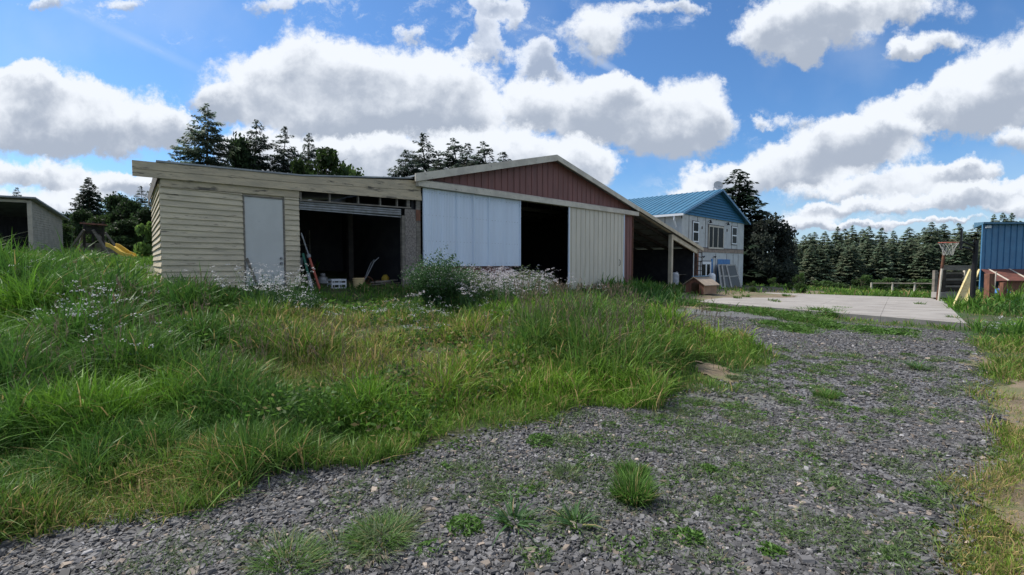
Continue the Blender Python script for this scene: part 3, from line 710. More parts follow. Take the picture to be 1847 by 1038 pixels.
MB(FH).box(x0_, x1_, -.04, -.002, HB+.1, zt).build('tarp_covering', 'tarp', house)
MB(FH).box(-.04, -.002, 1.5, 3.3, 3.3, 4.35).build('side_window', 'batten', house)
MB(FH).box(-.055, -.041, 1.6, 3.2, 3.4, 4.25).build('side_pane', 'glass', house)
for px, py in ((1277, 400), (1309, 404)):
    x, z = hp(px, py); l = MB(FH); l.tube((x, -.002, z), (x, -.2, z+.1), .02); l.tube((x, -.2, z+.1), (x, -.2, z-.12), .03, .11, n=12); l.build('wall_lamp', 'black', house)
for px, py in ((1266.5, 463.5), (1287, 463.5)):
    x, z = hp(px, py); l = MB(FH); l.tube((x, -.002, z), (x, -.12, z), .03); l.tube((x-.12, -.16, z-.03), (x+.1, -.12, z+.03), .05, n=10); l.build('wall_lamp', 'black', house)
for px, py in ((1266, 411), (1311, 416), (1229, 392), (1292, 395)):
    x, z = hp(px, py); l = MB(FH); l.box(x-.05, x+.05, -.05, -.001, z-.09, z+.09); l.build('wall_box', 'batten', house)
ch = MB(FH); p = at(1314, 370, 38); cl = FH.inverted() @ p
ch.tube((cl.x, cl.y, rzh(cl.x)-.2 if 0 < cl.x < HL else 5.5), (cl.x, cl.y, at(1314, 354, 38).z), .17, n=14); ch.tube((cl.x, cl.y, at(1314, 354, 38).z), (cl.x, cl.y, at(1314, 350.5, 38).z), .24, .2, n=14)
ch.build('flue_pipe', 'galv', roof_h, smooth=True)
dish = thing('satellite_dish', 'small grey satellite dish on the ridge of the blue roof', 'satellite dish', FH @ Vector((RXH, .3, RZH+.1)), R(45))
dm = MB(FH); pr = [(0.02, .0), (.2, .03), (.34, .09), (.35, .09), (.2, .015), (.02, -.02)]
dm.lathe((0, 0, 0), pr, 24)
rot = Matrix.Translation(Vector((RXH+.1, .05, RZH+.40))) @ Vector((-.75, -.75, .35)).to_track_quat('Z', 'Y').to_matrix().to_4x4()
dm.v = [tuple(rot @ Vector(v)) for v in dm.v]; dm.build('reflector', 'sat', dish, smooth=True)
MB(FH).path([(RXH, .3, RZH+.06), (RXH, .3, RZH+.3), (RXH+.08, .2, RZH+.4)], [.025]*3).build('mast', 'steelgrey', dish)
MB(FH).path([(RXH+.1, .05, RZH+.3), (RXH+.1, -.35, RZH+.45)], [.015]*2).build('arm', 'steelgrey', dish)

# ------------------------------------------------------------------ far left shed
SP = at(60, 460, 22.0); sg = g1(SP.x, SP.y)
F2 = Matrix.Translation(Vector((SP.x, SP.y, 0))) @ Matrix.Rotation(R(30), 4, 'Z')
sh2 = thing('open_shed', 'open-fronted cream sided shed at the far left edge of the field', 'shed', (SP.x, SP.y, sg), R(30))
zt = at(60, 358.5, 22).z
b = MB(F2)
zb2 = fp(105, 388, 0, F2 @ Matrix.Rotation(R(90), 4, 'Z'))[1]
n = 26
for i in range(n):
    z0_ = sg-.2+(4.75-sg)*i/n; z1_ = sg-.2+(4.75-sg)*(i+1)/n+.01
    def ztop(y): return zt-.08 - y*.10
    for (ya, yb) in ((0, 2.2), (2.2, 4.4)):
        if z0_ < ztop(yb):
            b.poly([(.03,ya,z0_),(.03,yb,z0_),(.006,yb,min(z1_, ztop(yb))),(.006,ya,min(z1_, ztop(ya))),(0,ya,z0_),(0,yb,z0_)], [(0,1,2,3),(0,4,5,1)])
b.prism([(-.05,sg-.3),(.0,sg-.3),(.0,zt-.15),(-.05,zt-.15)], 0, .02)
b.poly([(0,0,sg-.3),(0,4.4,sg-.3),(0,4.4,zt-.5),(0,0,zt-.08),(-.06,0,sg-.3),(-.06,4.4,sg-.3),(-.06,4.4,zt-.5),(-.06,0,zt-.08)], [(0,1,2,3),(7,6,5,4),(0,3,7,4)])
b.build('side_wall', 'shedwall', sh2)
MB(F2).box(-.12, .04, -.05, .0, sg-.3, zt-.1).build('corner_trim', 'shedwall', sh2)
MB(F2).box(-10, -.12, -.05, .0, zt-.2, zt-.08).build('eave_beam', 'shedwall', sh2)
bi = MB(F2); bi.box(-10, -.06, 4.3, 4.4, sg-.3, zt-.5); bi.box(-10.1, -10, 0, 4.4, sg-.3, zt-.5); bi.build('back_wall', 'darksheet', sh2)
rr = MB(F2); rr.poly([(-10.3,-.3,zt-.02),(.25,-.3,zt-.02),(.25,4.8,zt-.60),(-10.3,4.8,zt-.60),(-10.3,-.3,zt+.05),(.25,-.3,zt+.05),(.25,4.8,zt-.53),(-10.3,4.8,zt-.53)],
       [(0,3,2,1),(4,5,6,7),(0,1,5,4),(1,2,6,5),(2,3,7,6),(3,0,4,7)])
rr.build('roof', 'galv', sh2)

# ------------------------------------------------------------------ wooden play structure with yellow slide
Yp = 27.0
def pp(px, py, dy=0): return at(px, py, Yp+dy)
play = thing('play_tower', 'old grey wooden play tower with A-frame legs in front of the left trees', 'play structure', (at(170, 455, Yp).x, Yp, g1(at(170, 455, Yp).x, Yp)))
for (a, c_, dy) in (((152,415),(118,462),0),((152,415),(138,462),1.4),((168,415),(198,462),0),((168,415),(214,462),1.6),((190,420),(228,470),1.0)):
    MB().bar(pp(*a, dy*.3), pp(*c_, dy), .11).build('leg', 'barewood', play)
MB().bar(pp(140, 443, .5), pp(196, 443, .5), .12, .25).build('crossbeam', 'barewood', play)
bx = MB()
for i, y in enumerate((404, 409, 414, 419)): bx.bar(pp(151, y, .1), pp(187, y+2.5, .1), .05, .14)
for x in (152, 168, 186): bx.bar(pp(x, 400, .2), pp(x, 447, .2), .09)
bx.build('platform_rail', 'darkwood', play)
MB().bar(pp(148, 403, -.1), pp(190, 406, -.1), .3, .08).build('roof_board', 'redwood', play)
MB().bar(pp(130, 452, .6), pp(212, 452, .6), .3, .3).build('base_beam', 'barewood', play)
sl = MB(); cur = [(190,445),(197,447),(206,453),(216,460),(227,464),(238,466),(246,471),(253,477)]
Ls = []
for (x, y) in cur:
    c_ = at(x, y-1, 22.0); Ls.append(c_)
for i in range(len(Ls)-1):
    a, c_ = Ls[i], Ls[i+1]; o_ = Vector((.05, .5, 0)); up = Vector((0, 0, .15))
    for (s0, t0, s1, t1) in (((0, 1, 0, 0)), ((1, 1, 1, 0))):
        off = o_*s0
        sl.poly([a+off, c_+off, c_+off+up, a+off+up, a+off+o_*.08, c_+off+o_*.08, c_+off+up+o_*.08, a+off+up+o_*.08], [(0,1,2,3),(7,6,5,4),(3,2,6,7),(0,4,5,1)])
    sl.poly([a, c_, c_+o_, a+o_, a-up*.2, c_-up*.2, c_+o_-up*.2, a+o_-up*.2], [(0,1,2,3),(7,6,5,4),(0,4,5,1),(3,2,6,7)])
tag(sl.build('slide', 'yellow', base=Ls[-1]), 'yellow wavy plastic slide leaning beside the wooden play tower', 'slide')

# ------------------------------------------------------------------ things in and around the open garage bay
def place(x, y, b=0.0): return FR @ Vector((x, y, b))
FZ = .80
def lathe_thing(name, label, cat, pos, parts, group=None):
    t = thing(name, label, cat, pos, 0, group)
    for nm, prof, m in parts: MB(Matrix.Translation(pos)).lathe((0, 0, 0), prof, 22).build(nm, m, t, smooth=False)
    return t
def bay(px, y, z=FZ):
    """a spot at depth y behind the barn front line, seen at pixel column px"""
    x, _ = fp(px, 500, y); return FR @ Vector((x, y, z))
bk_ = bay(647, .15, .83)
lathe_thing('bucket', 'buff plastic bucket with lid at the sill of the garage bay', 'bucket', bk_, [('body', [(.13, 0), (.15, .30), (.158, .30), (.158, .325), (.15, .325), (.152, .35)], 'bucket'), ('lid', [(.16, .351), (.162, .375), (.15, .38)], 'bucket')])
crp = bay(607, .35, FZ)
cr = thing('crate', 'white plastic crate left of the buff bucket in the garage bay', 'crate', crp, R(45))
cb = MB(Matrix.Translation(crp) @ Matrix.Rotation(R(45), 4, 'Z'))
for z in (.0, .12, .24, .34): cb.box(-.2, .2, -.15, -.135, z, z+.05); cb.box(-.2, .2, .135, .15, z, z+.05); cb.box(-.2, -.185, -.135, .135, z, z+.05); cb.box(.185, .2, -.135, .135, z, z+.05)
for x in (-.19, 0, .19):
    for y in (-.143, .143): cb.box(x-.012, x+.012, y-.006, y+.006, 0, .39)
cb.box(-.2, .2, -.15, .15, -.012, 0)
cb.build('slatted_body', 'plastic', cr)
tp = bay(667, .1, FZ+.03); t = MB(Matrix.Translation(tp) @ Matrix.Rotation(R(45), 4, 'Z'))
t.poly([(-.16,-.1,0),(.16,-.1,0),(.16,.1,0),(-.16,.1,0),(-.19,-.12,.08),(.19,-.12,.08),(.19,.12,.08),(-.19,.12,.08),(-.15,-.09,.02),(.15,-.09,.02),(.15,.09,.02),(-.15,.09,.02)],
       [(3,2,1,0),(0,1,5,4),(1,2,6,5),(2,3,7,6),(3,0,4,7),(8,9,10,11),(4,5,9,8),(5,6,10,9),(6,7,11,10),(7,4,8,11)])
tag(t.build('tray', 'plastic', base=tp), 'shallow white tray on the bay floor beside the buff bucket', 'tray')
lathe_thing('jug', 'tall yellow jug at the back right of the garage bay', 'jug', bay(695, 1.3), [('body', [(.11, 0), (.12, .02), (.12, .36), (.06, .45), (.04, .46)], 'yellow'), ('cap', [(.045, .461), (.045, .5), (.03, .51)], 'black')])
lathe_thing('gas_bottle', 'grey gas bottle in the shade left of the white crate', 'gas bottle', bay(582, 1.2), [('body', [(.11, 0), (.14, .04), (.15, .1), (.15, .34), (.12, .42), (.04, .46)], 'steelgrey'), ('collar', [(.07, .461), (.07, .52), (.06, .53)], 'steelgrey')])
# leaning poles
pa, pz = FR @ Vector((fp(541, 400)[0], .14, 2.2)), None
x0_, z0_ = fp(543, 425, .02); x1_, z1_ = fp(579, 512, -.25)
rp = MB(); A = FR @ Vector((1.27, -.06, 2.35)); B = FR @ Vector((x1_, -.3, .80)); Mi = A.lerp(B, .36)
t = thing('jack_pole', 'long red metal jack pole leaning inside the left edge of the garage bay', 'pole', B)
MB().tube(A, Mi, .016).build('inner_tube', 'steelgrey', t); MB().tube(Mi, B, .028).build('outer_tube', 'redpaint', t)
MB().tube(Mi-(B-A).normalized()*.04, Mi+(B-A).normalized()*.04, .045).build('collar', 'steelgrey', t)
x1_, z1_ = fp(565, 518, -.25); A = FR @ Vector((1.29, -.08, 1.85)); B = FR @ Vector((x1_, -.3, .78))
t = thing('jack_pole', 'shorter green pole with silver sleeve leaning left of the red one', 'pole', B)
MB().tube(A, A.lerp(B, .45), .03).build('outer_tube', 'greenpaint', t); MB().tube(A.lerp(B, .45), A.lerp(B, .8), .04).build('sleeve', 'galv', t); MB().tube(A.lerp(B, .8), B, .028).build('foot_tube', 'greenpaint', t)
x0_, _ = fp(444, 466, -.03)
st_ = MB(); A = FR @ Vector((fp(444, 466)[0], -.04, fp(444, 466)[1])); B = FR @ Vector((fp(458, 500)[0], -.16, 1.15))
st_.bar(A, B, .03, .05); tag(st_.build('wooden_stick', 'barewood', base=B), 'short grey stick leaning on the lower left of the plain door', 'stick')
# garden cultivator shape: handles and frame
hp_ = bay(668, .9)
t = thing('hand_cultivator', 'old grey wheeled hand cultivator with bent handles right of the buff bucket', 'garden tool', hp_, R(45))
FT = Matrix.Translation(hp_) @ Matrix.Rotation(R(45), 4, 'Z')
MB(FT).path([(-.35, 0, .12), (-.1, 0, .45), (.12, 0, .85), (.28, .0, .98)], [.018]*4).build('handle', 'steelgrey', t)
MB(FT).path([(-.30, .2, .12), (-.05, .2, .42), (.16, .25, .82), (.3, .3, .92)], [.018]*4).build('handle', 'steelgrey', t)
wv = MB(FT)
for i in range(16):
    a, c_ = i*math.pi/8, (i+1)*math.pi/8
    wv.tube((-.05+.2*math.cos(a), .1, .22+.2*math.sin(a)), (-.05+.2*math.cos(c_), .1, .22+.2*math.sin(c_)), .018, n=6)
for i in range(6): a = i*math.pi/3; wv.tube((-.05, .1, .22), (-.05+.2*math.cos(a), .1, .22+.2*math.sin(a)), .008, n=6)
wv.build('wheel', 'rust', t)
MB(FT).bar((-.35, .1, .1), (.35, .1, .3), .04).build('frame', 'rust', t)
# split boards heap
hb = bay(700, .5); rnd = random.Random(4)
for i in range(7):
    b = MB(); p = hb + Vector((rnd.uniform(-.3, .3), rnd.uniform(-.2, .3), .03+.045*i)); a = rnd.uniform(-.9, .9)
    v = Vector((math.cos(a), math.sin(a), rnd.uniform(-.08, .08)))*rnd.uniform(.25, .45)
    b.bar(p-v, p+v, .1, .035); tag(b.build('scrap_board', 'barewood', base=p), 'scrap board in the heap at the right of the bay, %s from the bottom' % ('first','second','third','fourth','fifth','sixth','seventh')[i], 'board', 'scrap boards heaped in the garage bay')
b = MB(FR); b.box(3.15, 4.05, -.55, .05, .55, .79); tag(b.build('concrete_step', 'concrete', base=FR @ Vector((3.6, -.2, .55))), 'broken concrete sill slab under the buff bucket', 'slab')
# a shelf of boxes against the back of the bay
shp = FR @ Vector((2.3, 4.1, FZ)); FSh = Matrix.Translation(shp) @ Matrix.Rotation(R(45), 4, 'Z')
t = thing('shelf_unit', 'dim wooden shelf unit against the back wall of the garage bay', 'shelf', shp, R(45))
for z in (.1, .75, 1.4): MB(FSh).box(-.8, .8, -.2, .2, z, z+.03).build('shelf_board', 'barewood', t)
for x in (-.8, .76):
    for y in (-.2, .16): MB(FSh).box(x, x+.04, y, y+.04, 0, 1.9).build('upright', 'barewood', t)
for i, (x, z, w_, h_, m, lab) in enumerate(((-.5, .781, .4, .3, 'cardboard', 'brown box at the left of the middle shelf in the bay'), (.3, .781, .5, .22, 'plastic', 'pale low box at the right of the middle shelf in the bay'), (-.1, 1.431, .45, .3, 'cardboard', 'brown box on the top shelf in the bay'), (.1, .131, .6, .35, 'plastic', 'pale box on the bottom shelf in the bay'))):
    b = MB(FSh); b.box(x-w_/2, x+w_/2, -.17, .17, z, z+h_); b.box(x-.02, x+.02, -.172, -.17, z+.002, z+h_); tag(b.build('storage_box', m, base=FSh @ Vector((x, 0, z)), bevel=.008), lab, 'box', 'boxes on the bay shelves')
# lumber in the lean-to
for i in range(6):
    p = FR @ Vector((18.2, 3.2, .35)); A = FR @ Vector((17.4+random.uniform(-.1, .1), 3+.16*i, .42+.06*(i % 2))); B = FR @ Vector((20.0+random.uniform(-.3, .3), 3+.16*i, .42+.06*(i % 2)))
    tag(MB().bar(A, B, .14, .045).build('loose_plank', 'barewood', base=A), 'grey plank on the lean-to floor, %s from the front of the pile' % ORD6[i], 'plank', 'planks lying under the lean-to')
# inside the barn
wb = thing('workbench', 'dark workbench seen through the gap between the barn doors', 'workbench', FR @ Vector((13.5, 6, .52)), R(45))
FW = Matrix.Translation(FR @ Vector((13.5, 6, .52))) @ Matrix.Rotation(R(45), 4, 'Z')
MB(FW).box(-2.2, 2.2, -.4, .4, .88, .95).build('top', 'barewood', wb)
for x in (-2.1, 2.0):
    for y in (-.35, .28): MB(FW).box(x, x+.09, y, y+.09, 0, .88).build('leg', 'barewood', wb)
MB(FW).box(-2.1, 2.1, -.3, .3, .3, .34).build('shelf', 'barewood', wb)

# ------------------------------------------------------------------ lean-to clutter, ladder, dog house
def gpt(px, py): return hit(px, py)
def onY(px, Y): r = ray(px, 520); X = r[0]/r[1]*Y; return Vector((X, Y, g1(X, Y)))
tb = onY(1231, 28.0)
table = thing('table', 'small dark folding table in the mouth of the lean-to', 'table', tb)
FTb = Matrix.Translation(tb) @ Matrix.Rotation(R(20), 4, 'Z')
MB(FTb).box(-.5, .5, -.3, .3, .70, .74).build('top', 'barewood', table)
for x in (-.46, .43):
    for y in (-.27, .24): MB(FTb).box(x, x+.03, y, y+.03, 0, .70).build('leg', 'black', table)
for i, (dx, h_, m, lab) in enumerate(((-.35, .14, 'plastic', 'small white tub at the left end of the lean-to table'), (-.05, .26, 'plastic', 'pale bottle in the middle of the lean-to table'), (.25, .1, 'bucket', 'low buff pot at the right end of the lean-to table'))):
    p = tb + Vector((dx, 0, .741)); lathe_thing('container', lab, 'container', p, [('body', [(.07, 0), (.08, h_*.7), (.04, h_*.9)], m), ('lid', [(.045, h_*.901), (.045, h_)], 'winwhite')])
bp = onY(1217, 27.2)
lathe_thing('drum', 'pale grey upright drum left of the lean-to table', 'drum', bp, [('body', [(.2, 0), (.22, .03), (.22, .3), (.23, .32), (.22, .34), (.22, .62), (.2, .7)], 'plastic'), ('lid', [(.19, .701), (.18, .74), (.08, .78)], 'winwhite')])
lathe_thing('water_heater', 'white rounded tank standing behind the dog house', 'tank', onY(1283.5, 27), [('body', [(.18, 0), (.2, .03), (.2, .72)], 'winwhite'), ('dome', [(.2, .721), (.18, .8), (.1, .86), (.05, .88)], 'winwhite')])
# ladder
lt0, lt1 = at(1256, 499, 26.6), at(1261, 451, 27.4)
lb = onY(1254, 26.4)
lad = thing('ladder', 'dark weathered wooden ladder leaning against the end of the lean-to roof', 'ladder', lb)
topL, topR = at(1256.5, 450, 27.5), at(1266, 452, 27.7); botL, botR = lb.copy(), lb + Vector((.42, .08, 0))
botR.z = lb.z
MB().bar(botL, topL, .05, .09).build('rail', 'darkwood', lad); MB().bar(botR, topR, .05, .09).build('rail', 'darkwood', lad)
for i in range(8):
    t_ = (i+.6)/8.2; MB().tube(botL.lerp(topL, t_), botR.lerp(topR, t_), .022).build('rung', 'darkwood', lad)
# dog house
dg = hit(1270, 533); 
dog = thing('dog_house', 'tan wooden dog house with dark doorway, standing in front of the lean-to', 'dog house', dg, math.atan2(.6, .8))
FD = Matrix.Translation(dg) @ Matrix.Rotation(math.atan2(.6, .8), 4, 'Z')   # x = side wall, y = gable wall (away)
Ld, Wd = 1.02, .92
hw, ha = .47, .78
b = MB(FD)
b.box(0, Ld, 0, .03, .04, hw); b.box(0, Ld, Wd-.03, Wd, .04, hw); b.box(Ld-.03, Ld, .03, Wd-.03, .04, hw)
wl_ = b.build('wall', 'cardboard', dog)
def yz(b, pts, x0, x1):
    n = len(pts); b.poly([(x0, y, z) for y, z in pts]+[(x1, y, z) for y, z in pts], [tuple(range(n)), tuple(range(2*n-1, n-1, -1))]+[(i, i+n, (i+1) % n+n, (i+1) % n) for i in range(n)])
b = MB(FD); yz(b, [(.03,.04),(.25,.04),(.25,.48),(.46,.56),(.46,ha-.02),(.03,hw)], -.001, .029); yz(b, [(Wd-.03,.04),(Wd-.03,hw),(.46,ha-.02),(.46,.56),(.64,.48),(.64,.04)], -.001, .029)
b.build('doorway_wall', 'redwood', dog)
b = MB(FD); b.poly([(-.1,-.1,hw-.06),(Ld+.06,-.1,hw-.06),(Ld+.06,Wd/2,ha),(-.1,Wd/2,ha),(-.1,-.1,hw-.03),(Ld+.06,-.1,hw-.03),(Ld+.06,Wd/2,ha+.03),(-.1,Wd/2,ha+.03)], [(0,3,2,1),(4,5,6,7),(0,1,5,4),(1,2,6,5),(3,0,4,7)])
b.poly([(-.1,Wd+.1,hw-.06),(Ld+.06,Wd+.1,hw-.06),(Ld+.06,Wd/2,ha),(-.1,Wd/2,ha),(-.1,Wd+.1,hw-.03),(Ld+.06,Wd+.1,hw-.03),(Ld+.06,Wd/2,ha+.03),(-.1,Wd/2,ha+.03)], [(0,1,2,3),(7,6,5,4),(0,4,5,1),(1,5,6,2),(3,7,4,0)])
b.build('roof', 'shingle', dog)
MB(FD).box(-.1, Ld+.06, Wd/2-.09, Wd/2+.09, ha+.032, ha+.045).build('ridge_cap', 'bluemetal', dog)
# screens leaning against the house
for i, (pa_, pb_, pc_, pd_, lab) in enumerate((((1296,478),(1301,519),(1319,518),(1309,478),'tall narrow wire screen panel leaning on the house, left one of the stack'),
                                               ((1302,478),(1308,520),(1326,519),(1318,478),'wire screen panel in the middle of the stack against the house'),
                                               ((1310,479),(1320,521),(1337,518),(1326,478),'wire screen panel at the right of the stack against the house'))):
    def wp(p, top): 
        o = FH.inverted() @ Vector((0, 0, H)); dd = FH.inverted().to_3x3() @ Vector(ray(*p)); bb = (-.25-.09*i) if top else (-1.0-.09*i)
        k = (bb-o.y)/dd.y; return FH @ (o+dd*k)
    A, B, C_, D_ = wp(pa_, 1), wp(pb_, 0), wp(pc_, 0), wp(pd_, 1)
    t = thing('screen_panel', lab, 'screen', B, 0, 'wire screens leaning on the house wall')
    f = MB()
    for p, q in ((A, B), (B, C_), (C_, D_), (D_, A), (A.lerp(B, .5), D_.lerp(C_, .5))): f.bar(p, q, .10, .09)
    f.build('frame', 'paleframe', t)
    nn = (B-A).cross(D_-A).normalized()*.008
    MB().poly([A+nn, B+nn, C_+nn, D_+nn, A-nn, B-nn, C_-nn, D_-nn], [(0,1,2,3),(7,6,5,4),(0,4,5,1),(1,5,6,2),(2,6,7,3),(3,7,4,0)]).build('mesh_sheet', 'palegrid', t)

# ------------------------------------------------------------------ right side: slatted pen, plank, hoop, posts, blue building
penc = hit(1692, 537)
Yq = 21.2
pen = thing('slatted_pen', 'weathered wooden slatted pen at the back corner of the concrete pad', 'pen', onY(1720, Yq))
def q(px, py, dy=0): return at(px, py, Yq+dy)
for (px, yt, dy, nm, m) in ((1687,488,0,'post','barewood'),(1702,486,0,'post','darkwood'),(1741,486,.1,'post','trim')):
    MB().bar(q(px, yt, dy), Vector((q(px, yt, dy).x, Yq+dy, -.05)), .13 if px != 1741 else .1).build(nm, m, pen)
MB().bar(q(1700, 483, -.1), q(1757, 484, -.1), .12, .22).build('top_beam', 'barewood', pen)
for i, y in enumerate((492, 498, 504, 510, 516, 522, 527)):
    MB().bar(q(1684, y+1, .1), q(1749, y+.5, .15), .04, .09).build('slat', 'darkwood' if i % 2 else 'barewood', pen)
MB().bar(q(1684, 532, -.15), q(1752, 533.5, -.12), .25, .24).build('sill_block', 'concrete', pen)
bkp = MB(); bkp.bar(q(1700, 505, .6), q(1755, 505, .6), .04, .5); bkp.bar(q(1700, 522, .6), q(1755, 522, .6), .04, .45); bkp.build('back_boards', 'darkwood', pen)
# leaning plank (a shallow tray of plywood)
A, B, C_, D_ = at(1715, 561, 16.5), at(1738, 556, 16.8), at(1765, 488, 19.6), at(1748, 488, 19.3)
B2, C2 = at(1731, 556.5, 16.8), at(1756, 489, 18.3)
t = thing('plywood_ramp', 'pale yellow plywood ramp propped up at the right edge of the concrete pad', 'ramp', A)
nn = (B-A).cross(D_-A).normalized()
if nn.y > 0: nn = -nn
th = nn*.03
MB().poly([A, B, C_, D_, A-th, B-th, C_-th, D_-th], [(0,1,2,3),(7,6,5,4),(0,4,5,1),(1,5,6,2),(2,6,7,3),(3,7,4,0)]).build('sheet', 'ply', t)
MB().bar(A+nn*.03, D_+nn*.03, .05, .06).build('side_batten', 'ply', t); MB().bar(B+nn*.03, C_+nn*.03, .05, .06).build('side_batten', 'ply', t)
# basketball hoop on dark pole
Yh = 16.9
hoop = thing('basketball_hoop', 'basketball hoop with white net on a dark pole at the right edge of the pad', 'basketball hoop', onY(1754, Yh))
MB().tube(onY(1754, Yh)-Vector((0, 0, .05)), at(1761, 434, Yh), .085, .07, n=12).build('pole', 'black', hoop)
MB().path([at(1761, 447, Yh), at(1745, 440, Yh), at(1737, 437, Yh)], [.035]*3).build('arm', 'black', hoop)
MB().path([at(1760, 457, Yh), at(1748, 449, Yh), at(1737, 447, Yh)], [.035]*3).build('arm', 'black', hoop)
MB().path([at(1737, 436, Yh), at(1731, 449, Yh)], [.03]*2).build('arm', 'black', hoop)
bb = MB(Matrix.Translation(at(1734, 434, Yh)) @ Matrix.Rotation(R(-44), 4, 'Z')); bb.box(-.025, .025, -.55, .55, -.33, .38); bb.build('backboard', 'black', hoop)
hc = at(1711, 438, Yh-.25); hr = .27
rim = MB(); n = 20
ring = [hc + Vector((hr*math.cos(2*math.pi*i/n), hr*math.sin(2*math.pi*i/n), 0)) for i in range(n+1)]
for i in range(n): rim.tube(ring[i], ring[i+1], .013, n=6)
rim.bar(hc+Vector((hr, 0, 0)), hc+Vector((hr+.18, .05, 0)), .1, .03)
rim.build('rim', 'redpaint', hoop)
net = MB(); rows = [(0, hr), (-.12, hr*.8), (-.24, hr*.6), (-.36, hr*.52), (-.44, hr*.5)]
for j in range(len(rows)-1):
    for i in range(10):
        a = (i+.5*(j % 2))*2*math.pi/10
        for s_ in (-.5, .5):
            a2 = a+s_*2*math.pi/10; z0_, r0_ = rows[j]; z1_, r1_ = rows[j+1]
            net.tube(hc+Vector((r0_*math.cos(a), r0_*math.sin(a), z0_)), hc+Vector((r1_*math.cos(a2), r1_*math.sin(a2), z1_)), .006, n=5)
net.build('net', 'paleframe', hoop)
A = at(1703, 455, 20.4); B = onY(1691.5, 20.4); B.z -= .05
tag(MB().tube(A, B, .05, .06, n=10).build('rusty_pole', 'rust', base=B), 'leaning rust brown pole in front of the slatted pen', 'pole')
tag(MB().tube(at(1699, 485, 20.1), onY(1694, 20.1), .04, n=10).build('pale_pipe', 'trim', base=onY(1694, 20.1)), 'short cream pipe leaning beside the rusty pole', 'pipe')
# timber posts in the tall grass
for px, yt, wd_, lab in ((1785, 494, .2, 'thick red brown timber post, left of the two before the red roof'), (1810, 510, .14, 'shorter red brown timber post, right of the two before the red roof')):
    p = onY(px, 17.6); t_ = at(px, yt, 17.6)
    tag(MB().bar(p-Vector((0, 0, .05)), t_, wd_).build('timber_post', 'redwood', base=p), lab, 'post', 'timber posts in the grass on the right')
p = onY(1792.5, 17.9); tag(MB().tube(p, at(1797, 490, 17.9), .018).build('thin_pipe', 'trim', base=p), 'thin pale pipe standing next to the thick red timber post', 'pipe')
p = onY(1800, 20.5); p.z = .02
t = thing('storage_tub', 'white tub with a blue lid between the two red timber posts', 'tub', p); FB = Matrix.Translation(p)
b = MB(FB); b.poly([(-.22,-.2,0),(.22,-.2,0),(.22,.2,0),(-.22,.2,0),(-.3,-.25,.32),(.3,-.25,.32),(.3,.25,.32),(-.3,.25,.32)], [(3,2,1,0),(4,5,6,7),(0,1,5,4),(1,2,6,5),(2,3,7,6),(3,0,4,7)]); b.build('body', 'plastic', t, bevel=.03)
b = MB(FB); b.poly([(-.33,-.28,.325),(.33,-.28,.325),(.33,.28,.325),(-.33,.28,.325),(-.22,-.2,.5),(.22,-.2,.5),(.22,.2,.5),(-.22,.2,.5)], [(3,2,1,0),(4,5,6,7),(0,1,5,4),(1,2,6,5),(2,3,7,6),(3,0,4,7)]); b.build('lid', 'tarp', t, bevel=.03)
# blue metal building with rusty lean-to roof
Yb = 40.0; c0_ = at(1769, 487, Yb); z_t = at(1769, 405, Yb).z; z_b = c0_.z
blue = thing('blue_metal_building', 'blue ribbed metal building with rusty red lean-to roof at the right edge', 'building', (c0_.x, Yb, -1.7))
FBb = Matrix.Translation(Vector((c0_.x, Yb, 0)))
b = MB(FBb); L_ = 16
b.box(0, L_, 0, .1, -1.8, z_t)
for i in range(30):
    x = .3+i*.52; b.box(x-.03, x+.03, -.035, .0, z_b-.02, z_t)
    b.box(x-.012, x+.012, -.05, -.034, z_b-.02, z_t)
b.poly([(0,.1,-1.8),(3.9,4,-1.8),(3.9,4,z_t),(0,.1,z_t),(.1,.1,-1.8),(4.0,4,-1.8),(4.0,4,z_t),(.1,.1,z_t)], [(0,1,2,3),(7,6,5,4),(0,4,5,1),(3,2,6,7)])
b.build('wall', 'bluemetal', blue)
b = MB(FBb); b.poly([(-.35,-.4,z_t),(L_,-.4,z_t),(L_+4,4.3,z_t),(3.4,4.3,z_t),(-.35,-.4,z_t+.16),(L_,-.4,z_t+.16),(L_+4,4.3,z_t+.5),(3.4,4.3,z_t+.5)], [(0,3,2,1),(4,5,6,7),(0,1,5,4),(1,2,6,5),(2,3,7,6),(3,0,4,7)])
b.build('roof', 'blueroof', blue)
ze = at(1765, 508, Yb-2.2).z
b = MB(FBb); b.poly([(-1.0,-2.2,ze),(L_,-2.2,ze),(L_,-.06,z_b),(0.,-.06,z_b),(-1.0,-2.2,ze+.05),(L_,-2.2,ze+.05),(L_,-.06,z_b+.05),(0.,-.06,z_b+.05)], [(0,3,2,1),(4,5,6,7),(0,1,5,4),(1,2,6,5),(2,3,7,6),(3,0,4,7)])
lr = b.build('lean_to_roof', 'rustroof', blue)
b = MB(FBb)
for x in (.55, 2.3, 4.05, 5.8, 7.5): b.bar((x-.45, -2.2, ze+.08), (x, -.08, z_b+.08), .09, .05)
b.build('roof_strip', 'trim', lr)
MB(FBb).box(-.4, L_, -2.0, -1.9, -2, ze-.01).build('plank_wall', 'redwood', blue)
MB(FBb).box(.15, .55, -.18, -.05, z_t-.32, z_t-.12).build('wall_light', 'winwhite', blue)
# white rail fence beyond the pad
Yf = 33
fen = thing('rail_fence', 'low pale rail fence behind the concrete pad', 'fence', onY(1610, Yf))
MB().tube(at(1570, 511.5, Yf-.7), at(1690, 512, Yf-3), .04).build('rail', 'barewood', fen)
for px in (1572, 1610, 1650, 1684):
    t_ = at(px, 511.5, Yf-3*(px-1530)/160); g0 = g1(t_.x, t_.y)
    MB().bar(Vector((t_.x, t_.y, g0-.1)), t_+Vector((0, 0, .05)), .08).build('post', 'trim', fen)

